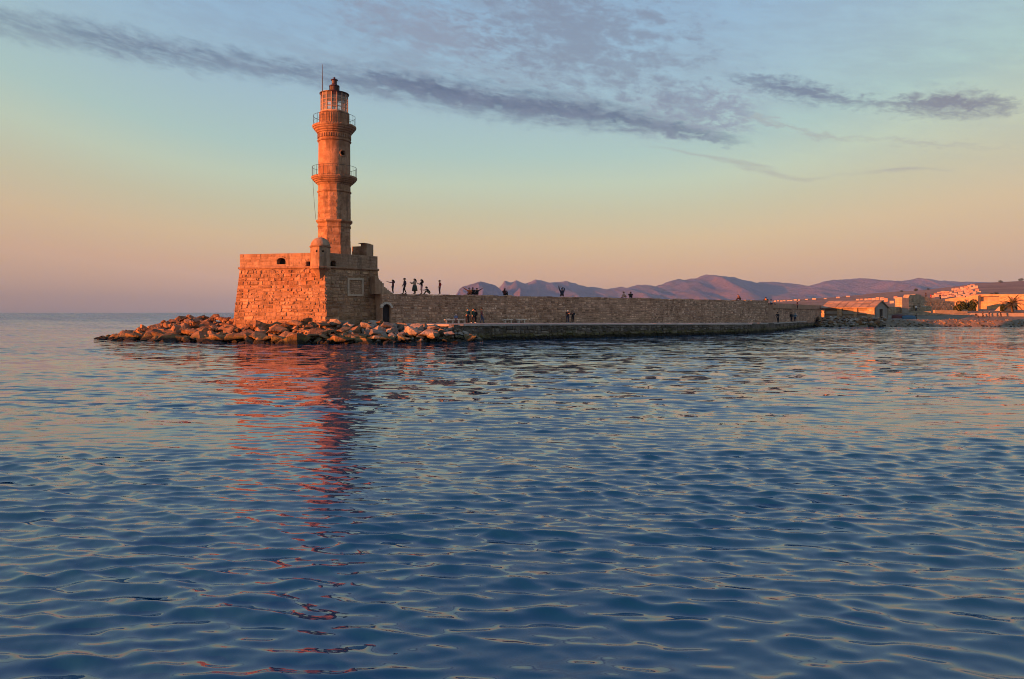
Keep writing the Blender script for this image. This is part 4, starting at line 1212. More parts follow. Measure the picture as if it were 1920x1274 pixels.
# stony bank below the hut and along the shore
bank = thing('rubble_bank', W(1590, 612, 165.5), 'bank of loose pale rubble at the water below the hut', 'rocks')
for k in range(230):
    px = rh.uniform(1522, 1662); e_ = interp(SH_EDGE, px)
    dq = rh.uniform(-0.6, 5.5); Y = e_ + dq
    boulder(bank, ((px - 960) / F * Y, Y, shore_z(px, Y) - 0.05 + 0.12 * max(0, dq)), rh.uniform(0.3, 0.72), BLD_GREY if rh.random() < 0.5 else BLD_RUST, rh)
bank2 = thing('shore_rocks', W(1800, 612, 165.5), 'strip of small brown stones along the right hand shore', 'rocks')
for k in range(230):
    px = rh.uniform(1668, 1935); e_ = interp(SH_EDGE, px)
    Y = e_ + rh.uniform(-0.4, 3.8)
    boulder(bank2, ((px - 960) / F * Y, Y, shore_z(px, Y) - 0.05), rh.uniform(0.2, 0.5), BLD_RUST if rh.random() < 0.75 else BLD_GREY, rh)

# ------------------------------------------------------------------ ruins and walls on the right shore
def ruin(name, label, cat, px0, px1, Y0, Y1, tops, zb, mat, smat=None, th=1.2, holes=(), course=(0.35, 0.55), length=(0.5, 1.1), parts=40):
    """a wall between two pixel columns at depths Y0..Y1, its broken top given as (fraction, z)"""
    a, b = Vector(((px0 - 960) / F * Y0, Y0, 0)), Vector(((px1 - 960) / F * Y1, Y1, 0))
    e = (b - a); L = e.length; e.normalize()
    t_ = thing(name, (a + b) / 2 + Vector((0, 0, zb)), label, cat)
    out = [(0, zb), (L, zb)] + [(f * L, z) for f, z in reversed(tops)]
    MB().plate(out, [[(x0 * L, z0), (x1 * L, z0), (x1 * L, z1), (x0 * L, z1)] for x0, x1, z0, z1 in holes], a, e, (0, 0, 1), th).build('wall', mat, t_)
    zmin = min(z for _, z in tops)
    if parts is not None:
        lay(blocks(v3(a, zb), v3(b, zb), v3(b, zmin), v3(a, zmin), course=course, length=length, depth=0.06, gap=0.03, rough=0.03, rr=rh,
                   holes=[(x0 * L, x1 * L, z0 - zb, z1 - zb) for x0, x1, z0, z1 in holes]), smat or mat, t_, parts)
    return t_, a, e, L
# outbuilding between the hut and the grey wall
t_, a, e, L = ruin('outbuilding', 'small flat roofed stone building right behind the gable of the hut', 'building', 1664, 1692, 182, 190, [(0, 4.45), (1, 4.45)], 1.5, M_RUIN, th=0.5, parts=20)
nn = e.cross(Vector((0, 0, 1)))
pts = [a, a + e * L, a + e * L - nn * 8, a - nn * 8]
MB().prism([(p.x, p.y) for p in pts], 4.46, 4.62).build('roof', M_OCHRE, t_)  # ochre top, the sunlit tone of the roof put into its colour
MB().prism([(p.x, p.y) for p in [a - nn * 0.5, a + e * L - nn * 0.5, a + e * L - nn * 7.9, a - nn * 7.9]], 1.5, 4.45).build('body', M_RUIN, t_)
# tall block, sunlit left and shaded rest put into ochre and grey colours
k0 = W(1691.5, 580, 188); c_ = Vector((k0.x, k0.y))
tb = thing('wall_block', (c_.x, c_.y, 1.6), 'tall square grey wall block with orange sunlit left side', 'wall')
le, re_ = Vector((-0.45, 0.89)).normalized(), Vector((0.93, 0.36)).normalized()
Pp = [c_, c_ + re_ * 2.3, c_ + re_ * 2.3 + le * 2.0, c_ + le * 2.0]
MB().prism([(p.x, p.y) for p in Pp], 1.6, [7.0, 6.8, 6.6, 6.9]).build('body', M_RUING, tb)
lay(blocks(v3(Pp[3], 3), v3(Pp[0], 3), v3(Pp[0], 6.95), v3(Pp[3], 6.85), course=(0.35, 0.5), length=(0.5, 1.0), depth=0.04, gap=0.02, rough=0.02, rr=rh), M_OCHRE, tb, 30)
ruin('ruined_wall', 'broken brown ruin wall with ragged top behind person in white', 'ruin', 1703, 1727, 196, 199, [(0, 6.9), (0.12, 7.9), (0.5, 7.8), (0.6, 8.1), (1, 7.9)], 2.2, M_RUIN, th=1.6, holes=[(0.35, 0.6, 3.6, 5.0)])
ruin('ruined_wall', 'long low ruin wall between the ragged ruin and the dark hedges', 'ruin', 1726, 1790, 199, 205, [(0, 7.5), (0.2, 7.4), (0.24, 7.0), (0.6, 6.9), (0.66, 6.4), (1, 6.2)], 2.2, M_RUIN, th=2.0, parts=120)
ruin('ruined_wall', 'squat cream stone block at the foot of the long ruin', 'ruin', 1735, 1747, 194, 195, [(0, 4.6), (0.5, 4.9), (1, 4.7)], 2.0, M_CREAM, th=1.4, parts=12)
ruin('retaining_wall', 'plain pale cream wall in front of the ruins', 'wall', 1753, 1814, 191, 192, [(0, 3.75), (0.68, 3.72), (0.681, 3.5), (1, 3.45)], 1.8, M_CREAM, th=0.8, parts=None)
ruin('retaining_wall', 'low brown stone wall along the shore path', 'wall', 1703, 1822, 186, 187.5, [(0, 2.75), (0.1, 2.95), (1, 2.92)], 1.4, M_RUIN, th=0.7, parts=100)
ruin('retaining_wall', 'low smooth grey wall along the shore path under the palm', 'wall', 1822, 1960, 184, 181, [(0, 2.95), (0.1, 3.0), (1, 3.05)], 1.3, M_RUING, th=0.7, parts=None)
ruin('sunlit_rampart', 'uneven sunlit ochre rampart above the dark hedges', 'wall', 1772, 1834, 215, 210, [(0, 7.0), (0.2, 7.3), (0.45, 7.6), (0.6, 7.4), (0.8, 7.9), (1, 8.0)], 3.0, M_OCHRE, th=2.5, parts=120)
t_, a, e, L = ruin('ochre_building', 'large sunlit ochre masonry building behind the palm tree', 'building', 1826, 1965, 231, 214, [(0, 8.7), (0.18, 8.75), (0.6, 8.6), (1, 8.7)], 2.6, M_OCHRE, th=1.0, holes=[(0.10, 0.36, 6.55, 8.1)], parts=220, course=(0.4, 0.6), length=(0.7, 1.4))
nn = e.cross(Vector((0, 0, 1)))
o_ = a + e * (0.09 * L) - nn * 1.6
MB().plate([(0, 6.4), (L * 0.29, 6.4), (L * 0.29, 8.3), (0, 8.3)], [], o_, e, (0, 0, 1), 0.1).build('recess', M_RUING, t_)  # grey backing carries the shadow of the opening in its colour
MB().prism([(p.x, p.y) for p in [a - nn * 1.05, a + e * L - nn * 1.05, a + e * L - nn * 9, a - nn * 9]], 2.6, 6.4).build('body', M_RUIN, t_)
MB().box(a + e * (0.075 * L) + nn * 0.35 + Vector((0, 0, 5.6)), (0.9, 1.0, 6.0), math.atan2(e.y, e.x)).build('buttress', M_OCHRE, t_)
ruin('sloping_wall', 'sloping grey wall end left of the narrow cypress', 'wall', 1860, 1878, 202, 200, [(0, 2.9), (0.7, 4.7), (1, 4.9)], 1.6, M_RUING, th=0.8, parts=None)

# ------------------------------------------------------------------ plants on the right shore
def leaves(mb, c, rad, n_, size, rr):
    for _ in range(n_):
        v = Vector((rr.gauss(0, 1), rr.gauss(0, 1), rr.gauss(0, 1))).normalized() * rr.uniform(0.55, 1.0) ** 0.5
        p = Vector(c) + Vector((v.x * rad[0], v.y * rad[1], v.z * rad[2]))
        a = Vector((rr.uniform(-1, 1), rr.uniform(-1, 1), rr.uniform(-1, 1))).normalized() * size
        b = a.cross(Vector((rr.uniform(-1, 1), rr.uniform(-1, 1), rr.uniform(-1, 1)))).normalized() * size * 0.6
        mb.add([p - a, p + b, p + a, p - b], [(0, 1, 2, 3)], rr.random())
def bush(name, label, cat, px, Y, zb, rad, n_, size, group=None, blobs=5):
    c = Vector(((px - 960) / F * Y, Y, zb))
    t_ = thing(name, c, label, cat, group)
    mb = MB().tube([c, c + Vector((0.1, 0, rad[2])), c + Vector((0.0, 0.1, rad[2] * 1.6))], [0.14, 0.1, 0.04], 6)
    for k in range(4):
        q = R(90 * k + 20)
        mb.tube([c + Vector((0, 0, rad[2] * 0.5)), c + Vector((rad[0] * 0.6 * math.cos(q), rad[1] * 0.6 * math.sin(q), rad[2] * 1.4))], [0.06, 0.02], 5)
    mb.build('trunk', M_TRUNK, t_)
    mb = MB()
    for k in range(blobs):
        cc = c + Vector((rh.uniform(-.45, .45) * rad[0], rh.uniform(-.4, .4) * rad[1], rad[2] * (0.55 + 1.05 * k / max(1, blobs - 1))))
        leaves(mb, cc, (rad[0] * 0.72, rad[1] * 0.72, rad[2] * 0.6), n_ // blobs, size, rh)
    mb.build('crown', M_LEAF, t_)
bush('hedge_tree', 'clipped dark green hedge left of the gap before the rampart', 'hedge', 1798.5, 198, 3.2, (1.75, 1.2, 1.45), 1500, 0.16, 'dark hedges')
bush('hedge_tree', 'dark green hedge right of the gap beside the ochre building', 'hedge', 1821, 198, 3.2, (1.5, 1.2, 1.6), 1500, 0.16, 'dark hedges')
bush('cypress_tree', 'narrow dark cypress left of the palm tree', 'tree', 1880, 194, 2.4, (0.62, 0.6, 1.5), 900, 0.13, blobs=7)
def palm(px, Y, zb, zc):
    c = Vector(((px - 960) / F * Y, Y, zb))
    t_ = thing('palm_tree', c, 'short palm tree with spreading fronds before the ochre building', 'tree')
    MB().tube([c + Vector((0.05 * math.sin(i), 0, (zc - zb) * i / 8)) for i in range(9)], [0.36 - 0.015 * i + 0.03 * (i % 2) for i in range(9)], 10).build('trunk', M_TRUNK, t_)
    for k in range(46):
        q = R(360 / 46 * k * 3.1 + rh.uniform(-8, 8)); el_ = rh.uniform(-0.25, 1.25); ln_ = rh.uniform(2.6, 3.5)
        mb = MB(); pts_ = []
        p = c + Vector((0, 0, zc - zb)); dirv = Vector((math.cos(q) * math.cos(el_), math.sin(q) * math.cos(el_), math.sin(el_)))
        for i in range(8):
            pts_.append(p.copy()); p = p + dirv * (ln_ / 7); dirv = (dirv + Vector((0, 0, -0.16))).normalized()
        mb.tube(pts_, [0.04 - 0.004 * i for i in range(8)], 4)
        side = Vector((-math.sin(q), math.cos(q), 0))
        for i in range(1, 8):
            for h in (0, 0.33, 0.67):
                b = pts_[i - 1].lerp(pts_[i], h); tg = (pts_[i] - pts_[i - 1]).normalized()
                for s_ in (-1, 1):
                    l = 0.55 * (1 - abs(i - 3.5) / 7)
                    mb.add([b, b + tg * 0.14, b + side * s_ * l + tg * 0.3 + Vector((0, 0, -0.1))], [(0, 1, 2)], rh.random())
        mb.build('frond', M_PALMLEAF, t_)
palm(1898, 192, 2.7, 5.3)
for i, (px, py, sz) in enumerate(((1877, 529.5, 6.5), (1914.5, 526.5, 7.5), (1716, 545.5, 7.0), (1690, 547, 5.0), (1868, 551, 6.5), (1860, 552, 5.5), (1740, 543, 5.0))):
    lo, hi_ = 700, HILL_Y
    for _ in range(30):
        md = (lo + hi_) / 2
        if HY - (hill_z(px, md) - H) * F / md > py + 1.0: lo = md
        else: hi_ = md
    c = Vector(((px - 960) / F * lo, lo, hill_z(px, lo) - 0.5))
    sz *= lo / HILL_Y
    lab = ['round lone tree on the skyline of the near hill', 'larger lone tree on the skyline at the right edge', 'tree on the low ridge above the ragged ruin', 'small bush on the low ridge over the tall grey block',
           'dark tree above the roof of the ochre building', 'smaller dark tree beside another above the ochre building', 'bush on the ridge left of the hillside houses'][i]
    t_ = thing('hill_tree', c, lab, 'tree', 'trees on the hill')
    MB().tube([c, c + Vector((0, 0, sz * 0.9))], [sz * 0.07, sz * 0.03], 6).build('trunk', M_TRUNK, t_)
    mb = MB()
    for k in range(4):
        leaves(mb, c + Vector((rh.uniform(-.5, .5) * sz, 0, sz * rh.uniform(0.35, 0.8))), (sz * 0.75, sz * 0.7, sz * 0.5), 120, sz * 0.11, rh)
    mb.build('crown', M_LEAF, t_)

# ------------------------------------------------------------------ houses on the hillside
ORD = 'first second third fourth fifth sixth seventh eighth ninth tenth eleventh twelfth thirteenth fourteenth fifteenth sixteenth seventeenth eighteenth nineteenth twentieth'.split()
ORD += ['twenty-' + o for o in ORD[:9]] + ['thirtieth'] + ['thirty-' + o for o in ORD[:9]]
def house(px, py, wpx, hpx, mat, label, group, roofed=False):
    lo, hi_ = 650, HILL_Y
    for _ in range(30):
        md = (lo + hi_) / 2
        if HY - (hill_z(px, md) - H) * F / md > py: lo = md
        else: hi_ = md
    Y = lo; s_ = F / Y
    wd, ht = wpx / s_, hpx / s_
    an = R(rh.uniform(-38, -8)); dp = wd * rh.uniform(0.7, 0.95)
    c = Vector(((px - 960) / F * Y, Y, hill_z(px, Y)))
    t_ = thing('house', c, label, 'house', group)
    MB().box(c + Vector((0, 0, ht / 2 - 0.7)), (wd * 0.85, dp, ht + 1.4), an).build('wall', mat, t_)
    ca, sa = math.cos(an), math.sin(an)
    L_ = lambda x, y, z: c + Vector((x * ca - y * sa, x * sa + y * ca, z))
    if roofed:
        a_, b_ = wd * 0.46, dp * 0.55
        MB().add([L_(-a_, -b_, ht), L_(a_, -b_, ht), L_(a_, b_, ht), L_(-a_, b_, ht), L_(-a_, 0, ht * 1.35), L_(a_, 0, ht * 1.35)], [(0, 1, 5, 4), (2, 3, 4, 5), (0, 4, 3), (1, 2, 5), (3, 2, 1, 0)]).build('roof', M_HROOF, t_)
    else:
        MB().box(c + Vector((0, 0, ht + 0.12)), (wd * 0.9, dp * 1.05, 0.3), an).build('roof', mat, t_)
    nw = max(1, int(wpx / 2.2))
    for k in range(nw):
        x = (-0.5 + (k + 0.5) / nw) * wd * 0.8
        p = L_(x, -dp / 2 - 0.02, ht * 0.55)
        MB().box(p, (wd * 0.09, 0.12, ht * 0.28), an).build('window', M_HWIN, t_)
CL = [(1829, 541, 7, 4), (1822, 543, 7, 3.4), (1815, 545, 5, 3), (1806, 545, 7, 3.2), (1812, 549, 6, 3.2), (1798, 546.5, 6, 3), (1792, 548.5, 5, 2.6), (1801, 551, 7, 3), (1820, 549, 6, 3.6),
      (1827, 551, 5, 3.2), (1790, 553.5, 6, 3), (1797, 557, 7, 3.4), (1807, 556, 6, 3.2), (1814, 553.5, 5, 3), (1782, 551, 5, 3), (1775, 553, 8, 5.5), (1766, 553, 5, 5), (1785, 557, 6, 3.2),
      (1788, 545, 5, 3), (1795, 543.5, 5, 2.6), (1803, 541.5, 5, 2.6), (1811, 541, 6, 3), (1817, 539, 5, 3), (1823, 538, 6, 3.4), (1832, 546, 5, 3), (1836, 550, 5, 3), (1805, 560, 7, 3.6), (1760, 551, 5, 2.6), (1768, 549, 5, 2.4),
      (1758, 556.5, 9, 4.6), (1750, 558, 6, 3.4), (1779, 558, 7, 3.2), (1816, 558, 7, 3.2), (1824, 556, 6, 3.0), (1770, 559, 7, 3.4)]
for k, (px, py, w_, h_) in enumerate(sorted(CL)):
    house(px, py, w_ * 1.25, h_ * 1.15, M_HWHITE if k % 3 else M_HPINK, '%s sunlit house from the left in the cluster climbing the hill behind the ruins' % ORD[k], 'houses climbing the hill behind the ruins', k % 4 == 1)
ST = [(1454, 566, 4, 1.8), (1459, 565.3, 4, 1.6), (1465, 565.6, 5, 1.6), (1471, 565, 4, 1.4), (1478, 565, 5, 1.6), (1484, 564.6, 4, 1.4), (1491, 564, 6, 2.2), (1498, 563.8, 4, 1.6),
      (1512, 562.6, 5, 1.6), (1527, 562, 8, 2.2), (1547, 561.2, 5, 1.4), (1571, 559.5, 6, 2.4), (1590, 557.5, 7, 2.2)]
for k, (px, py, w_, h_) in enumerate(ST):
    house(px, py, w_, h_, M_HWHITE, '%s distant white house from the left in the thin row over the terrace wall' % ORD[k], 'row of distant houses over the terrace wall', False)
MD = [(1608, 563.5, 6, 2.4), (1616, 563, 6, 2.2), (1624, 563.2, 6, 2.6), (1631, 563, 7, 3.0), (1638, 563, 7, 3.4), (1646, 563, 7, 5.0), (1654, 563, 7, 4.6), (1661, 566, 7, 6.0)]
for k, (px, py, w_, h_) in enumerate(MD):
    house(px, py, w_, h_, M_HPINK if k % 2 else M_HWHITE, '%s small house from the left in the row peeping over the hut roof' % ORD[k], 'houses over the hut roof', False)
for k, (px, py, w_, h_) in enumerate([(1672, 569, 8, 4), (1679, 560, 7, 3.4), (1685, 561.5, 6, 3.6)]):
    house(px, py, w_, h_, M_HWHITE, ['low white house between the hut gable and the grey block', 'white house high beside the top of the grey block', 'white house touching the sunlit side of the grey block'][k], 'houses beside the hut gable', k == 1)

# ------------------------------------------------------------------ benches on the quay
BL = ['stone bench on the quay nearest the bastion', 'stone bench beside the group of four people on the quay', 'left one of the two stone benches in the middle of the quay', 'right one of the two stone benches in the middle of the quay']
for lab, px in zip(BL, (836.5, 859, 946, 971)):
    zq = interp(QTOP, px)
    c = wall_pt(px, zq) + WN * 0.75
    t_ = thing('bench', c, lab, 'bench', 'stone benches along the wall')
    def slab(dx_, z, s_, nm):
        p = c + WE * dx_ + Vector((0, 0, z))
        o = MB().box(p, s_, eang, rh.random()).build(nm, M_PALE, t_)
        bv = o.modifiers.new('edge', 'BEVEL'); bv.width = 0.015; bv.segments = 1
    slab(0, 0.43, (1.35, 0.5, 0.12), 'seat')
    slab(-0.42, 0.17, (0.17, 0.42, 0.40), 'leg'); slab(0.42, 0.17, (0.17, 0.42, 0.40), 'leg')

# ------------------------------------------------------------------ boats drawn up on the shore
M_HULLR = plain_mat('maroon_hull', (0.10, 0.022, 0.02), 0.5, 0.3)
M_HULLB = plain_mat('blue_tarpaulin', (0.05, 0.11, 0.17), 0.6, 0.3)
M_HULLW = plain_mat('white_gunwale', (0.55, 0.52, 0.5), 0.5, 0.2)
def boat(px, Y, ln_, wd, ht, an, mat, label):
    zb = shore_z(px, Y)
    c = Vector(((px - 960) / F * Y, Y, zb))
    t_ = thing('rowing_boat', c, label, 'boat', 'boats drawn up on the shore')
    ca, sa = math.cos(an), math.sin(an)
    L_ = lambda x, y, z: c + Vector((x * ca - y * sa, x * sa + y * ca, z))
    secs, n_ = 11, 9
    vs_ = []
    for i in range(secs):
        f = i / (secs - 1) * 2 - 1
        hwid = wd / 2 * (1 - abs(f) ** 2.6) ** 0.7 + 0.02
        for j in range(n_):
            q = math.pi * j / (n_ - 1)
            vs_.append(L_(f * ln_ / 2, hwid * math.cos(q), ht * (math.sin(q) ** 0.7) * (1 - 0.25 * abs(f) ** 3) + 0.06))
    MB().add(vs_, [(i * n_ + j, (i + 1) * n_ + j, (i + 1) * n_ + j + 1, i * n_ + j + 1) for i in range(secs - 1) for j in range(n_ - 1)]).build('hull', mat, t_, smooth=True)
    MB().tube([L_(f * ln_ / 2, 0, ht * (1 - 0.25 * abs(f) ** 3) + 0.08) for f in np.linspace(-0.95, 0.95, 9)], 0.05, 5).build('keel', M_WOOD, t_)
    for s_ in (-1, 1):
        MB().tube([L_(f * ln_ / 2, s_ * (wd / 2 * (1 - abs(f) ** 2.6) ** 0.7 + 0.03), 0.07) for f in np.linspace(-0.97, 0.97, 11)], 0.05, 5).build('gunwale', M_HULLW, t_)
boat(1686, 174, 4.0, 1.7, 1.05, R(10), M_HULLR, 'upturned dark maroon boat beside the hut gable')
boat(1704, 173, 3.2, 1.6, 0.95, R(-12), M_HULLB, 'upturned boat with a blue cover right of the maroon one')

# ------------------------------------------------------------------ people
SKIN = plain_mat('skin', (0.42, 0.25, 0.18), 0.6, 0.1)
CLOTH = {}
def cloth(c):
    if c not in CLOTH:
        CLOTH[c] = plain_mat('cloth_%d' % len(CLOTH), c, 0.85, 0.25, 9)
    return CLOTH[c]
HAIR = cloth((0.018, 0.012, 0.01))
J0 = dict(pelvis=(0, 0, .93), spine=(0, .01, 1.1), chest=(0, 0, 1.3), neck=(0, .01, 1.46), jaw=(0, -.015, 1.53), head=(0, -.02, 1.61), crown=(0, 0, 1.70), nose=(0, -.125, 1.59),
          hip_l=(.09, 0, .87), knee_l=(.10, -.02, .48), ankle_l=(.10, .03, .09), toe_l=(.12, -.13, .04), sho_l=(.18, .01, 1.41), elb_l=(.25, .03, 1.13), wri_l=(.25, -.07, .90), hand_l=(.25, -.10, .82),
          hip_r=(-.09, 0, .87), knee_r=(-.10, -.02, .48), ankle_r=(-.10, .03, .09), toe_r=(-.12, -.13, .04), sho_r=(-.18, .01, 1.41), elb_r=(-.25, .03, 1.13), wri_r=(-.25, -.07, .90), hand_r=(-.25, -.10, .82))
RAD = dict(pelvis=(.15, .12), spine=(.14, .11), chest=(.165, .12), neck=(.06, .06), jaw=(.075, .085), head=(.09, .105), crown=(.055, .06), nose=(.016, .016),
           hip=(.095, .1), knee=(.065, .068), ankle=(.045, .05), toe=(.04, .035), sho=(.075, .075), elb=(.055, .055), wri=(.038, .035), hand=(.042, .028))
ED = [('pelvis', 'spine', 1), ('spine', 'chest', 1), ('chest', 'neck', 1), ('neck', 'jaw', 0), ('jaw', 'head', 0), ('head', 'crown', 0), ('head', 'nose', 0)]
for s_ in 'lr':
    ED += [('pelvis', 'hip_' + s_, 2), ('hip_' + s_, 'knee_' + s_, 2), ('knee_' + s_, 'ankle_' + s_, 2), ('ankle_' + s_, 'toe_' + s_, 3), ('chest', 'sho_' + s_, 1), ('sho_' + s_, 'elb_' + s_, 1), ('elb_' + s_, 'wri_' + s_, 1), ('wri_' + s_, 'hand_' + s_, 0)]
def sit(low, lean=0.0):
    """seated: hips at height low, knees drawn up"""
    dz = low - .93
    j = {}
    for k in ('pelvis', 'spine', 'chest', 'neck', 'jaw', 'head', 'crown', 'nose', 'sho_l', 'sho_r', 'elb_l', 'elb_r', 'wri_l', 'wri_r', 'hand_l', 'hand_r'):
        x, y, z = J0[k]; f = max(0, z - .93)
        j[k] = (x, y - f * lean, z + dz)
    for s_, g in (('l', 1), ('r', -1)):
        j['hip_' + s_] = (.1 * g, -.03, low - .02); j['knee_' + s_] = (.13 * g, -.38, low + .30); j['ankle_' + s_] = (.12 * g, -.52, max(.08, low - .08)); j['toe_' + s_] = (.13 * g, -.66, max(.04, low - .12))
        j['elb_' + s_] = (.26 * g, -.12 - lean * .3, low + .28); j['wri_' + s_] = (.17 * g, -.32, low + .34); j['hand_' + s_] = (.14 * g, -.38, low + .36)
    return j
def bench_sit():
    j = sit(.56)
    for s_, g in (('l', 1), ('r', -1)):
        j['knee_' + s_] = (.12 * g, -.42, .54); j['ankle_' + s_] = (.12 * g, -.42, .09); j['toe_' + s_] = (.13 * g, -.56, .04)
        j['wri_' + s_] = (.17 * g, -.3, .66); j['hand_' + s_] = (.14 * g, -.38, .64)
    return j
POSE = {
    'stand': {},
    'pockets': dict(elb_l=(.28, .08, 1.14), wri_l=(.2, -.03, .98), hand_l=(.17, -.08, .93), elb_r=(-.28, .08, 1.14), wri_r=(-.2, -.03, .98), hand_r=(-.17, -.08, .93)),
    'walk': dict(knee_l=(.09, -.13, .49), ankle_l=(.09, -.13, .1), toe_l=(.1, -.29, .05), knee_r=(-.09, .02, .48), ankle_r=(-.09, .17, .11), toe_r=(-.1, .04, .04), elb_l=(.23, .06, 1.13), wri_l=(.22, .03, .92), hand_l=(.22, .03, .84), elb_r=(-.23, .0, 1.13), wri_r=(-.22, -.12, .93), hand_r=(-.22, -.15, .86)),
    'phone': dict(elb_l=(.22, -.16, 1.14), wri_l=(.09, -.32, 1.24), hand_l=(.06, -.37, 1.29), elb_r=(-.22, -.16, 1.14), wri_r=(-.09, -.32, 1.24), hand_r=(-.06, -.37, 1.29)),
    'selfie': dict(elb_l=(.2, -.28, 1.38), wri_l=(.15, -.52, 1.47), hand_l=(.14, -.61, 1.52)),
    'sit': sit(.14, .1), 'lean': sit(.14, .55), 'bench': bench_sit(),
}
a_ = sit(.14, .15); a_.update(elb_l=(.40, -.05, .76), wri_l=(.58, -.1, .92), hand_l=(.65, -.12, .98)); POSE['wave_l'] = a_
a_ = sit(.14, .1); a_.update(elb_r=(-.40, -.05, .76), wri_r=(-.58, -.1, .94), hand_r=(-.65, -.12, 1.0)); POSE['wave_r'] = a_
a_ = sit(.14, .5); a_.update(elb_l=(.2, -.52, .5), wri_l=(.18, -.76, .54), hand_l=(.17, -.85, .56)); POSE['reach'] = a_
a_ = sit(.2, -.05); a_.update(elb_l=(.26, -.05, 1.0), wri_l=(.30, 0, 1.22), hand_l=(.32, 0, 1.3), elb_r=(-.24, -.1, .98), wri_r=(0.0, -.08, 1.14), hand_r=(.1, -.06, 1.2))
for s_, g in (('l', 1), ('r', -1)):
    a_['knee_' + s_] = (.13 * g, -.3, .1); a_['ankle_' + s_] = (.12 * g, .1, .08); a_['toe_' + s_] = (.12 * g, .24, .05)
POSE['arms_up'] = a_
BODY = {}
def body_mesh(pose):
    if pose in BODY: return BODY[pose]
    J = dict(J0); J.update(POSE[pose])
    names = list(J)
    me = bpy.data.meshes.new('body')
    me.from_pydata([J[k] for k in names], [(names.index(a), names.index(b)) for a, b, _ in ED], [])
    o = bpy.data.objects.new('body_source', me); COL.objects.link(o)
    sk = o.modifiers.new('skin', 'SKIN'); sk.use_smooth_shade = True; sk.branch_smoothing = 0.4
    sv = me.skin_vertices[0].data
    for i, k in enumerate(names):
        sv[i].radius = RAD[k.split('_')[0]]
        sv[i].use_root = (k == 'pelvis')
    ss = o.modifiers.new('sub', 'SUBSURF'); ss.levels = ss.render_levels = 1
    bpy.context.view_layer.update()
    dg = bpy.context.evaluated_depsgraph_get()
    ev = bpy.data.meshes.new_from_object(o.evaluated_get(dg))
    vs_ = [tuple(v.co) for v in ev.vertices]; fs = [tuple(p.vertices) for p in ev.polygons]
    bpy.data.objects.remove(o)
    mi = []
    segs = [(Vector(J[a]), Vector(J[b]), m) for a, b, m in ED]
    for f in fs:
        c = sum((Vector(vs_[i]) for i in f), Vector()) / len(f)
        best = None
        for a, b, m in segs:
            t = max(0, min(1, (c - a).dot(b - a) / (b - a).length_squared))
            d_ = (c - a.lerp(b, t)).length
            if best is None or d_ < best[0]: best = (d_, m)
        mi.append(best[1])
    # fingers and thumbs
    for s_, g in (('l', 1), ('r', -1)):
        h, wv = Vector(J['hand_' + s_]), Vector(J['wri_' + s_])
        d_ = (h - wv).normalized(); sd = d_.cross(Vector((g, 0.3, 0.2))).normalized()
        pal = sd.cross(d_).normalized()
        for k, (off_, ln_) in enumerate(((-.026, .062), (-.009, .075), (.009, .07), (.026, .055), (.046, .05))):
            st_ = h + sd * off_ + (d_ * .02 if k < 4 else -d_ * .02)
            dr_ = d_ if k < 4 else (d_ + sd * 0.9).normalized()
            p = [st_, st_ + dr_ * ln_ * .55, st_ + dr_ * ln_ + pal * .02]
            tb_ = MB().tube(p, [.0095, .009, .006], 4)
            b0 = len(vs_)
            vs_ += tb_.v; fs += [tuple(b0 + i for i in f) for f in tb_.f]; mi += [0] * len(tb_.f)
    BODY[pose] = (vs_, fs, mi, J)
    return BODY[pose]
FOLK = 'people on the wall and quay'
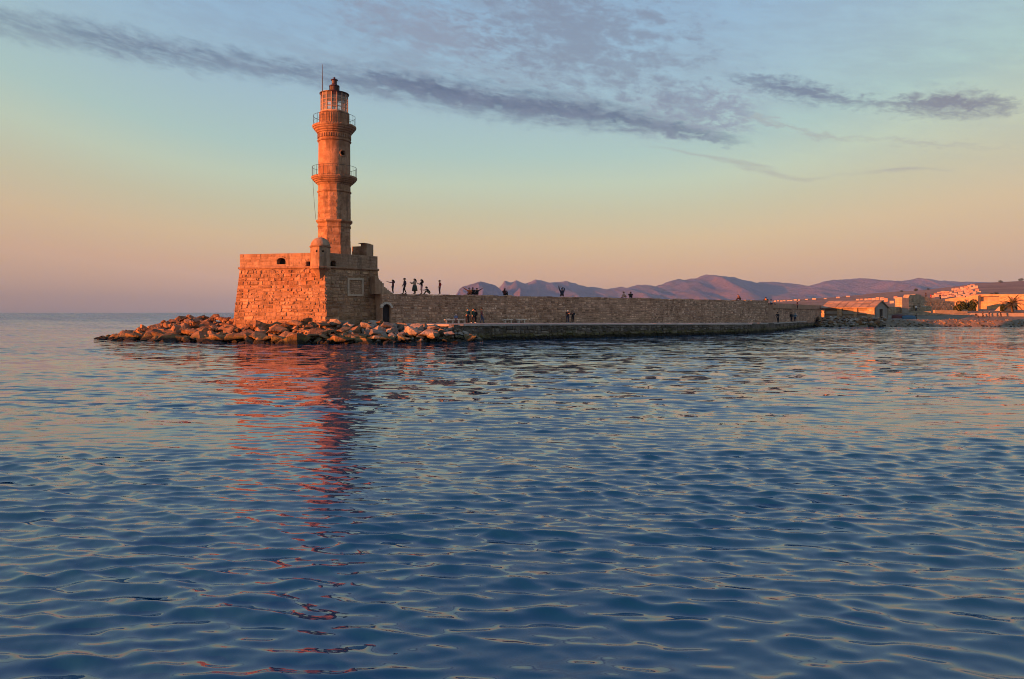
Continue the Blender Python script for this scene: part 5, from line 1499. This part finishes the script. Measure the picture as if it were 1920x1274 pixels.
def person(px, loc, hgt, rz, pose, top, legs, label, hair=(0.018, 0.012, 0.01), shoes=(0.03, 0.028, 0.03), skirt=None, long_hair=False, cap=None, hood=False, pack=None):
    vs_, fs, mi, J = body_mesh(pose)
    t_ = bpy.data.objects.new('person', None)
    COL.objects.link(t_)
    t_.location = loc; t_.rotation_euler = (0, 0, rz); k = hgt / 1.72; t_.scale = (1.3 * k, 1.3 * k, k)
    tag(t_, label, 'person', FOLK)
    me = bpy.data.meshes.new('body')
    me.from_pydata(vs_, [], fs)
    for m in (SKIN, cloth(top), cloth(legs), cloth(shoes)): me.materials.append(m)
    me.polygons.foreach_set('material_index', mi); me.polygons.foreach_set('use_smooth', [True] * len(fs))
    o = bpy.data.objects.new('body', me); COL.objects.link(o); o.parent = t_
    hd = Vector(J['head']); up = (Vector(J['crown']) - Vector(J['neck'])).normalized()
    # hair or cap
    mb = MB(); n_, m_ = 10, 6
    hv = []
    for i in range(m_ + 1):
        q = math.pi * 0.62 * i / m_
        for j in range(n_):
            a = 2 * math.pi * j / n_
            hv.append(hd + Vector((0, 0.015, 0.02)) + Vector((0.105 * math.sin(q) * math.cos(a), 0.125 * math.sin(q) * math.sin(a) + (0.02 if i > 3 else 0), 0.115 * math.cos(q) + (0.05 * max(0, -math.sin(a)) if i > 3 else -0.03 * max(0, math.sin(a)) * (i > 3)))))
    mb.add(hv, [(i * n_ + j, (i + 1) * n_ + j, (i + 1) * n_ + (j + 1) % n_, i * n_ + (j + 1) % n_) for i in range(m_) for j in range(n_)])
    if long_hair:
        nk = Vector(J['neck'])
        mb.tube([hd + Vector((0, .07, 0)), nk + Vector((0, .1, .02)), nk + Vector((0, .13, -.16))], [.085, .085, .04], 8)
    def kid(b, nm, mat, sm=True):
        q = b.build(nm, mat, None, smooth=sm); q.parent = t_
        return q
    kid(mb, 'cap' if cap else ('hood' if hood else 'hair'), cloth(cap or (top if hood else hair)))
    if skirt:
        pv = Vector(J['pelvis'])
        mb = MB().lathe((pv.x, pv.y), [(.25, pv.z - .58), (.235, pv.z - .4), (.205, pv.z - .15), (.165, pv.z + .06)], 14)
        kid(mb, 'skirt', cloth(skirt))
    if pack:
        ch = Vector(J['chest'])
        mb = MB()
        mb.lathe((ch.x, ch.y + .2), [(.02, ch.z - .3), (.13, ch.z - .27), (.155, ch.z - .1), (.14, ch.z + .1), (.06, ch.z + .17), (.01, ch.z + .18)], 12)
        kid(mb, 'backpack', cloth(pack))
    return t_
BLK, NAVY, DKR, TEAL, JEAN = (.016, .015, .018), (.02, .03, .06), (.10, .02, .025), (.015, .05, .06), (.045, .07, .13)
def on_wall(px, back=0.5):
    return wall_pt(px, interp(WTOP, px) + 0.06, back)
def on_quay(px, out=1.2):
    return wall_pt(px, interp(QTOP, px) + 0.005, -out)
L90, R90 = R(-90), R(90)       # facing left / right in the picture
person(0, on_wall(740), 1.62, L90 + .3, 'selfie', DKR, BLK, 'person in dark red jacket holding a phone out, nearest the stair on the wall', long_hair=True)
person(0, on_wall(762), 1.84, L90 + .4, 'walk', (.05, .03, .05), BLK, 'person in dark purple jacket striding on the wall left of the skirt wearer', hair=(.05, .02, .012))
person(0, on_wall(781), 1.82, L90 + .6, 'phone', (.36, .24, .17), (.3, .18, .13), 'person in tan top and long grey green skirt on the wall', skirt=(.05, .055, .04), long_hair=True)
person(0, on_wall(794), 1.76, L90, 'phone', BLK, (.45, .2, .19), 'person in black jacket and pink trousers on the wall', long_hair=True)
person(0, on_wall(810), 1.72, L90, 'reach', BLK, (.12, .1, .08), 'person crouching on the wall with one arm stretched left', hood=True)
person(0, on_wall(828), 1.72, L90 + .3, 'pockets', (.28, .03, .02), (.07, .02, .025), 'person in red jacket standing alone on the wall', hair=(.06, .03, .02))
person(0, on_wall(883.5), 1.66, R(10), 'wave_r', (.5, .11, .03), (.3, .08, .03), 'person in orange sitting on the wall with one arm raised')
person(0, on_wall(890), 1.76, R(180), 'sit', BLK, BLK, 'person in black sitting between two waving people on the wall', hood=True)
person(0, on_wall(898), 1.6, R(180 - 180), 'wave_l', BLK, BLK, 'person in black on the wall with an arm raised to the right', hood=True)
person(0, on_wall(950), 1.72, R(160), 'sit', (.07, .018, .022), BLK, 'lone person in dark maroon sitting on the wall before the first mountains', long_hair=True)
person(0, on_wall(1058), 1.95, R(180), 'arms_up', NAVY, (.05, .04, .04), 'person kneeling up on the wall with both arms over the head', hood=True)
person(0, on_wall(1178.5), 1.62, L90 + .5, 'lean', (.55, .4, .36), (.4, .25, .2), 'person in pale top sitting on the wall next to one in black')
person(0, on_wall(1187), 1.66, R(170), 'sit', BLK, BLK, 'person in black sitting on the wall next to one in a pale top', hood=True)
person(0, on_wall(1393.5), 1.66, L90 + .2, 'lean', (.04, .02, .04), BLK, 'person sitting bent forward alone near the far end of the wall', hood=True)
pier = wB + WE * 0.35 - WN * 0.4
person(0, Vector((pier.x - 0.35, pier.y - 0.25, 4.72)), 1.8, R(160), 'sit', BLK, BLK, 'person with orange backpack sitting at the far end of the wall', pack=(.55, .16, .03))
person(0, Vector((pier.x + 0.55, pier.y + 0.1, 4.42)), 1.7, R(60), 'sit', (.6, .55, .52), JEAN, 'person in white top and jeans sitting on the step at the far wall end')
person(0, on_quay(867.5), 1.76, R(30), 'pockets', TEAL, BLK, 'person in dark teal coat, leftmost of the four standing on the quay', hood=True)
person(0, on_quay(875.5, 1.5), 1.78, R(50), 'walk', (.03, .06, .045), BLK, 'person in dark green jacket with white shoes, second of four on the quay', shoes=(.6, .58, .56))
person(0, on_quay(882.5, 1.1), 1.7, R(-40), 'stand', BLK, BLK, 'person in black with white shoes, third of four on the quay', shoes=(.6, .58, .56))
person(0, on_quay(892.5, 1.4), 1.82, R90, 'walk', (.06, .025, .03), JEAN, 'person in maroon jacket and jeans walking right, last of four on the quay')
person(0, wall_pt(849.5, interp(QTOP, 849.5), -0.75), 1.1, R(20), 'stand', (.1, .16, .3), (.3, .12, .08), 'small child with white cap standing between the first two benches', cap=(.6, .58, .55))
person(0, on_quay(1053.5, 1.3), 1.68, R(20), 'phone', BLK, NAVY, 'person in black with white cap in the middle of the quay', cap=(.7, .68, .65), shoes=(.6, .58, .56))
person(0, on_quay(1064), 1.62, R(-20), 'phone', BLK, BLK, 'bareheaded person in black beside the one with a white cap', shoes=(.5, .45, .42))
person(0, on_quay(1443, 1.6), 1.72, R(30), 'pockets', BLK, BLK, 'person in black standing on the quay below the wall end')
tp_ = terr_pt(1484, interp(QTOP, 1484), -1.6)
person(0, tp_, 1.7, R(30), 'stand', BLK, BLK, 'person in black on the far quay before the terrace wall')
tp_ = terr_pt(1491, interp(QTOP, 1491), -2.0)
person(0, tp_, 1.6, R(-30), 'pockets', (.08, .2, .3), NAVY, 'person in light blue jacket on the far quay before the terrace wall', hood=True)
person(0, terr_pt(1495, 3.86, 1.5), 1.7, R(60), 'stand', (.05, .02, .025), BLK, 'person walking on top of the terrace wall')
def on_shore(px, py_feet, Y):
    return W(px, py_feet, Y)
person(0, on_shore(1717.5, 584, 192), 1.65, R(20), 'stand', (.65, .6, .56), BLK, 'person in white top before the ragged ruin')
MB_ = thing('stone_platform', W(1717.5, 586, 192), 'low pale stone platform under the person in white', 'platform')
MB().box(W(1722, 588.2, 192.6), (5.4, 2.2, 1.2), 0).build('platform_block', M_CREAM, MB_)
person(0, Vector(((1718 - 960) / F * 176, 176, shore_z(1718, 176))), 1.4, R(40), 'pockets', BLK, BLK, 'person in black on the shore beside the blue boat')
for px, zt_, c_, lab in ((1736, 7.28, BLK, 'person in black standing on top of the long ruin wall'), (1745.5, 6.3, (.55, .03, .03), 'person in red behind the top of the long ruin wall'), (1763, 6.5, BLK, 'dark person on the ruin wall right of the one in red')):
    Y = 200.5 + (px - 1726) / 64 * 6
    person(0, Vector(((px - 960) / F * (Y + 0.6), Y + 0.6, zt_ if px < 1740 else 6.85 if px < 1760 else 6.55)), 1.35 if px != 1763 else 1.75, R(30), 'pockets' if px != 1745.5 else 'stand', c_, c_, lab)
for px, lab, c_, pose in ((1829.5, 'dark person sitting by the low grey wall nearest the brown wall', BLK, 'bench'), (1843, 'dark person standing by the low grey wall, left of the purple one', BLK, 'walk'),
                          (1854.5, 'person in purple grey standing by the low grey wall', (.07, .045, .05), 'stand'), (1876.5, 'person in black by the low grey wall below the cypress', BLK, 'walk')):
    Y = 181.0
    person(0, Vector(((px - 960) / F * Y, Y, shore_z(px, Y))), 1.6, R(40), pose, c_, c_, lab)

# ------------------------------------------------------------------ air: even haze round the camera and everything but the sky
m, t_ = new_mat('haze')
pv = t_.n('VolumePrincipled')
pv.inputs['Color'].default_value = (0.12, 0.30, 0.80, 1)
pv.inputs['Density'].default_value = 0.000062
pv.inputs['Absorption Color'].default_value = (1, 1, 1, 1)
pv.inputs['Anisotropy'].default_value = 0.0
ou = t_.n('OutputMaterial'); t_.t.links.new(pv.outputs[0], ou.inputs['Volume'])
hz = MB().box((5500, 8350, 364), (23000, 17700, 732)).build('haze', m, None, kind='stuff')
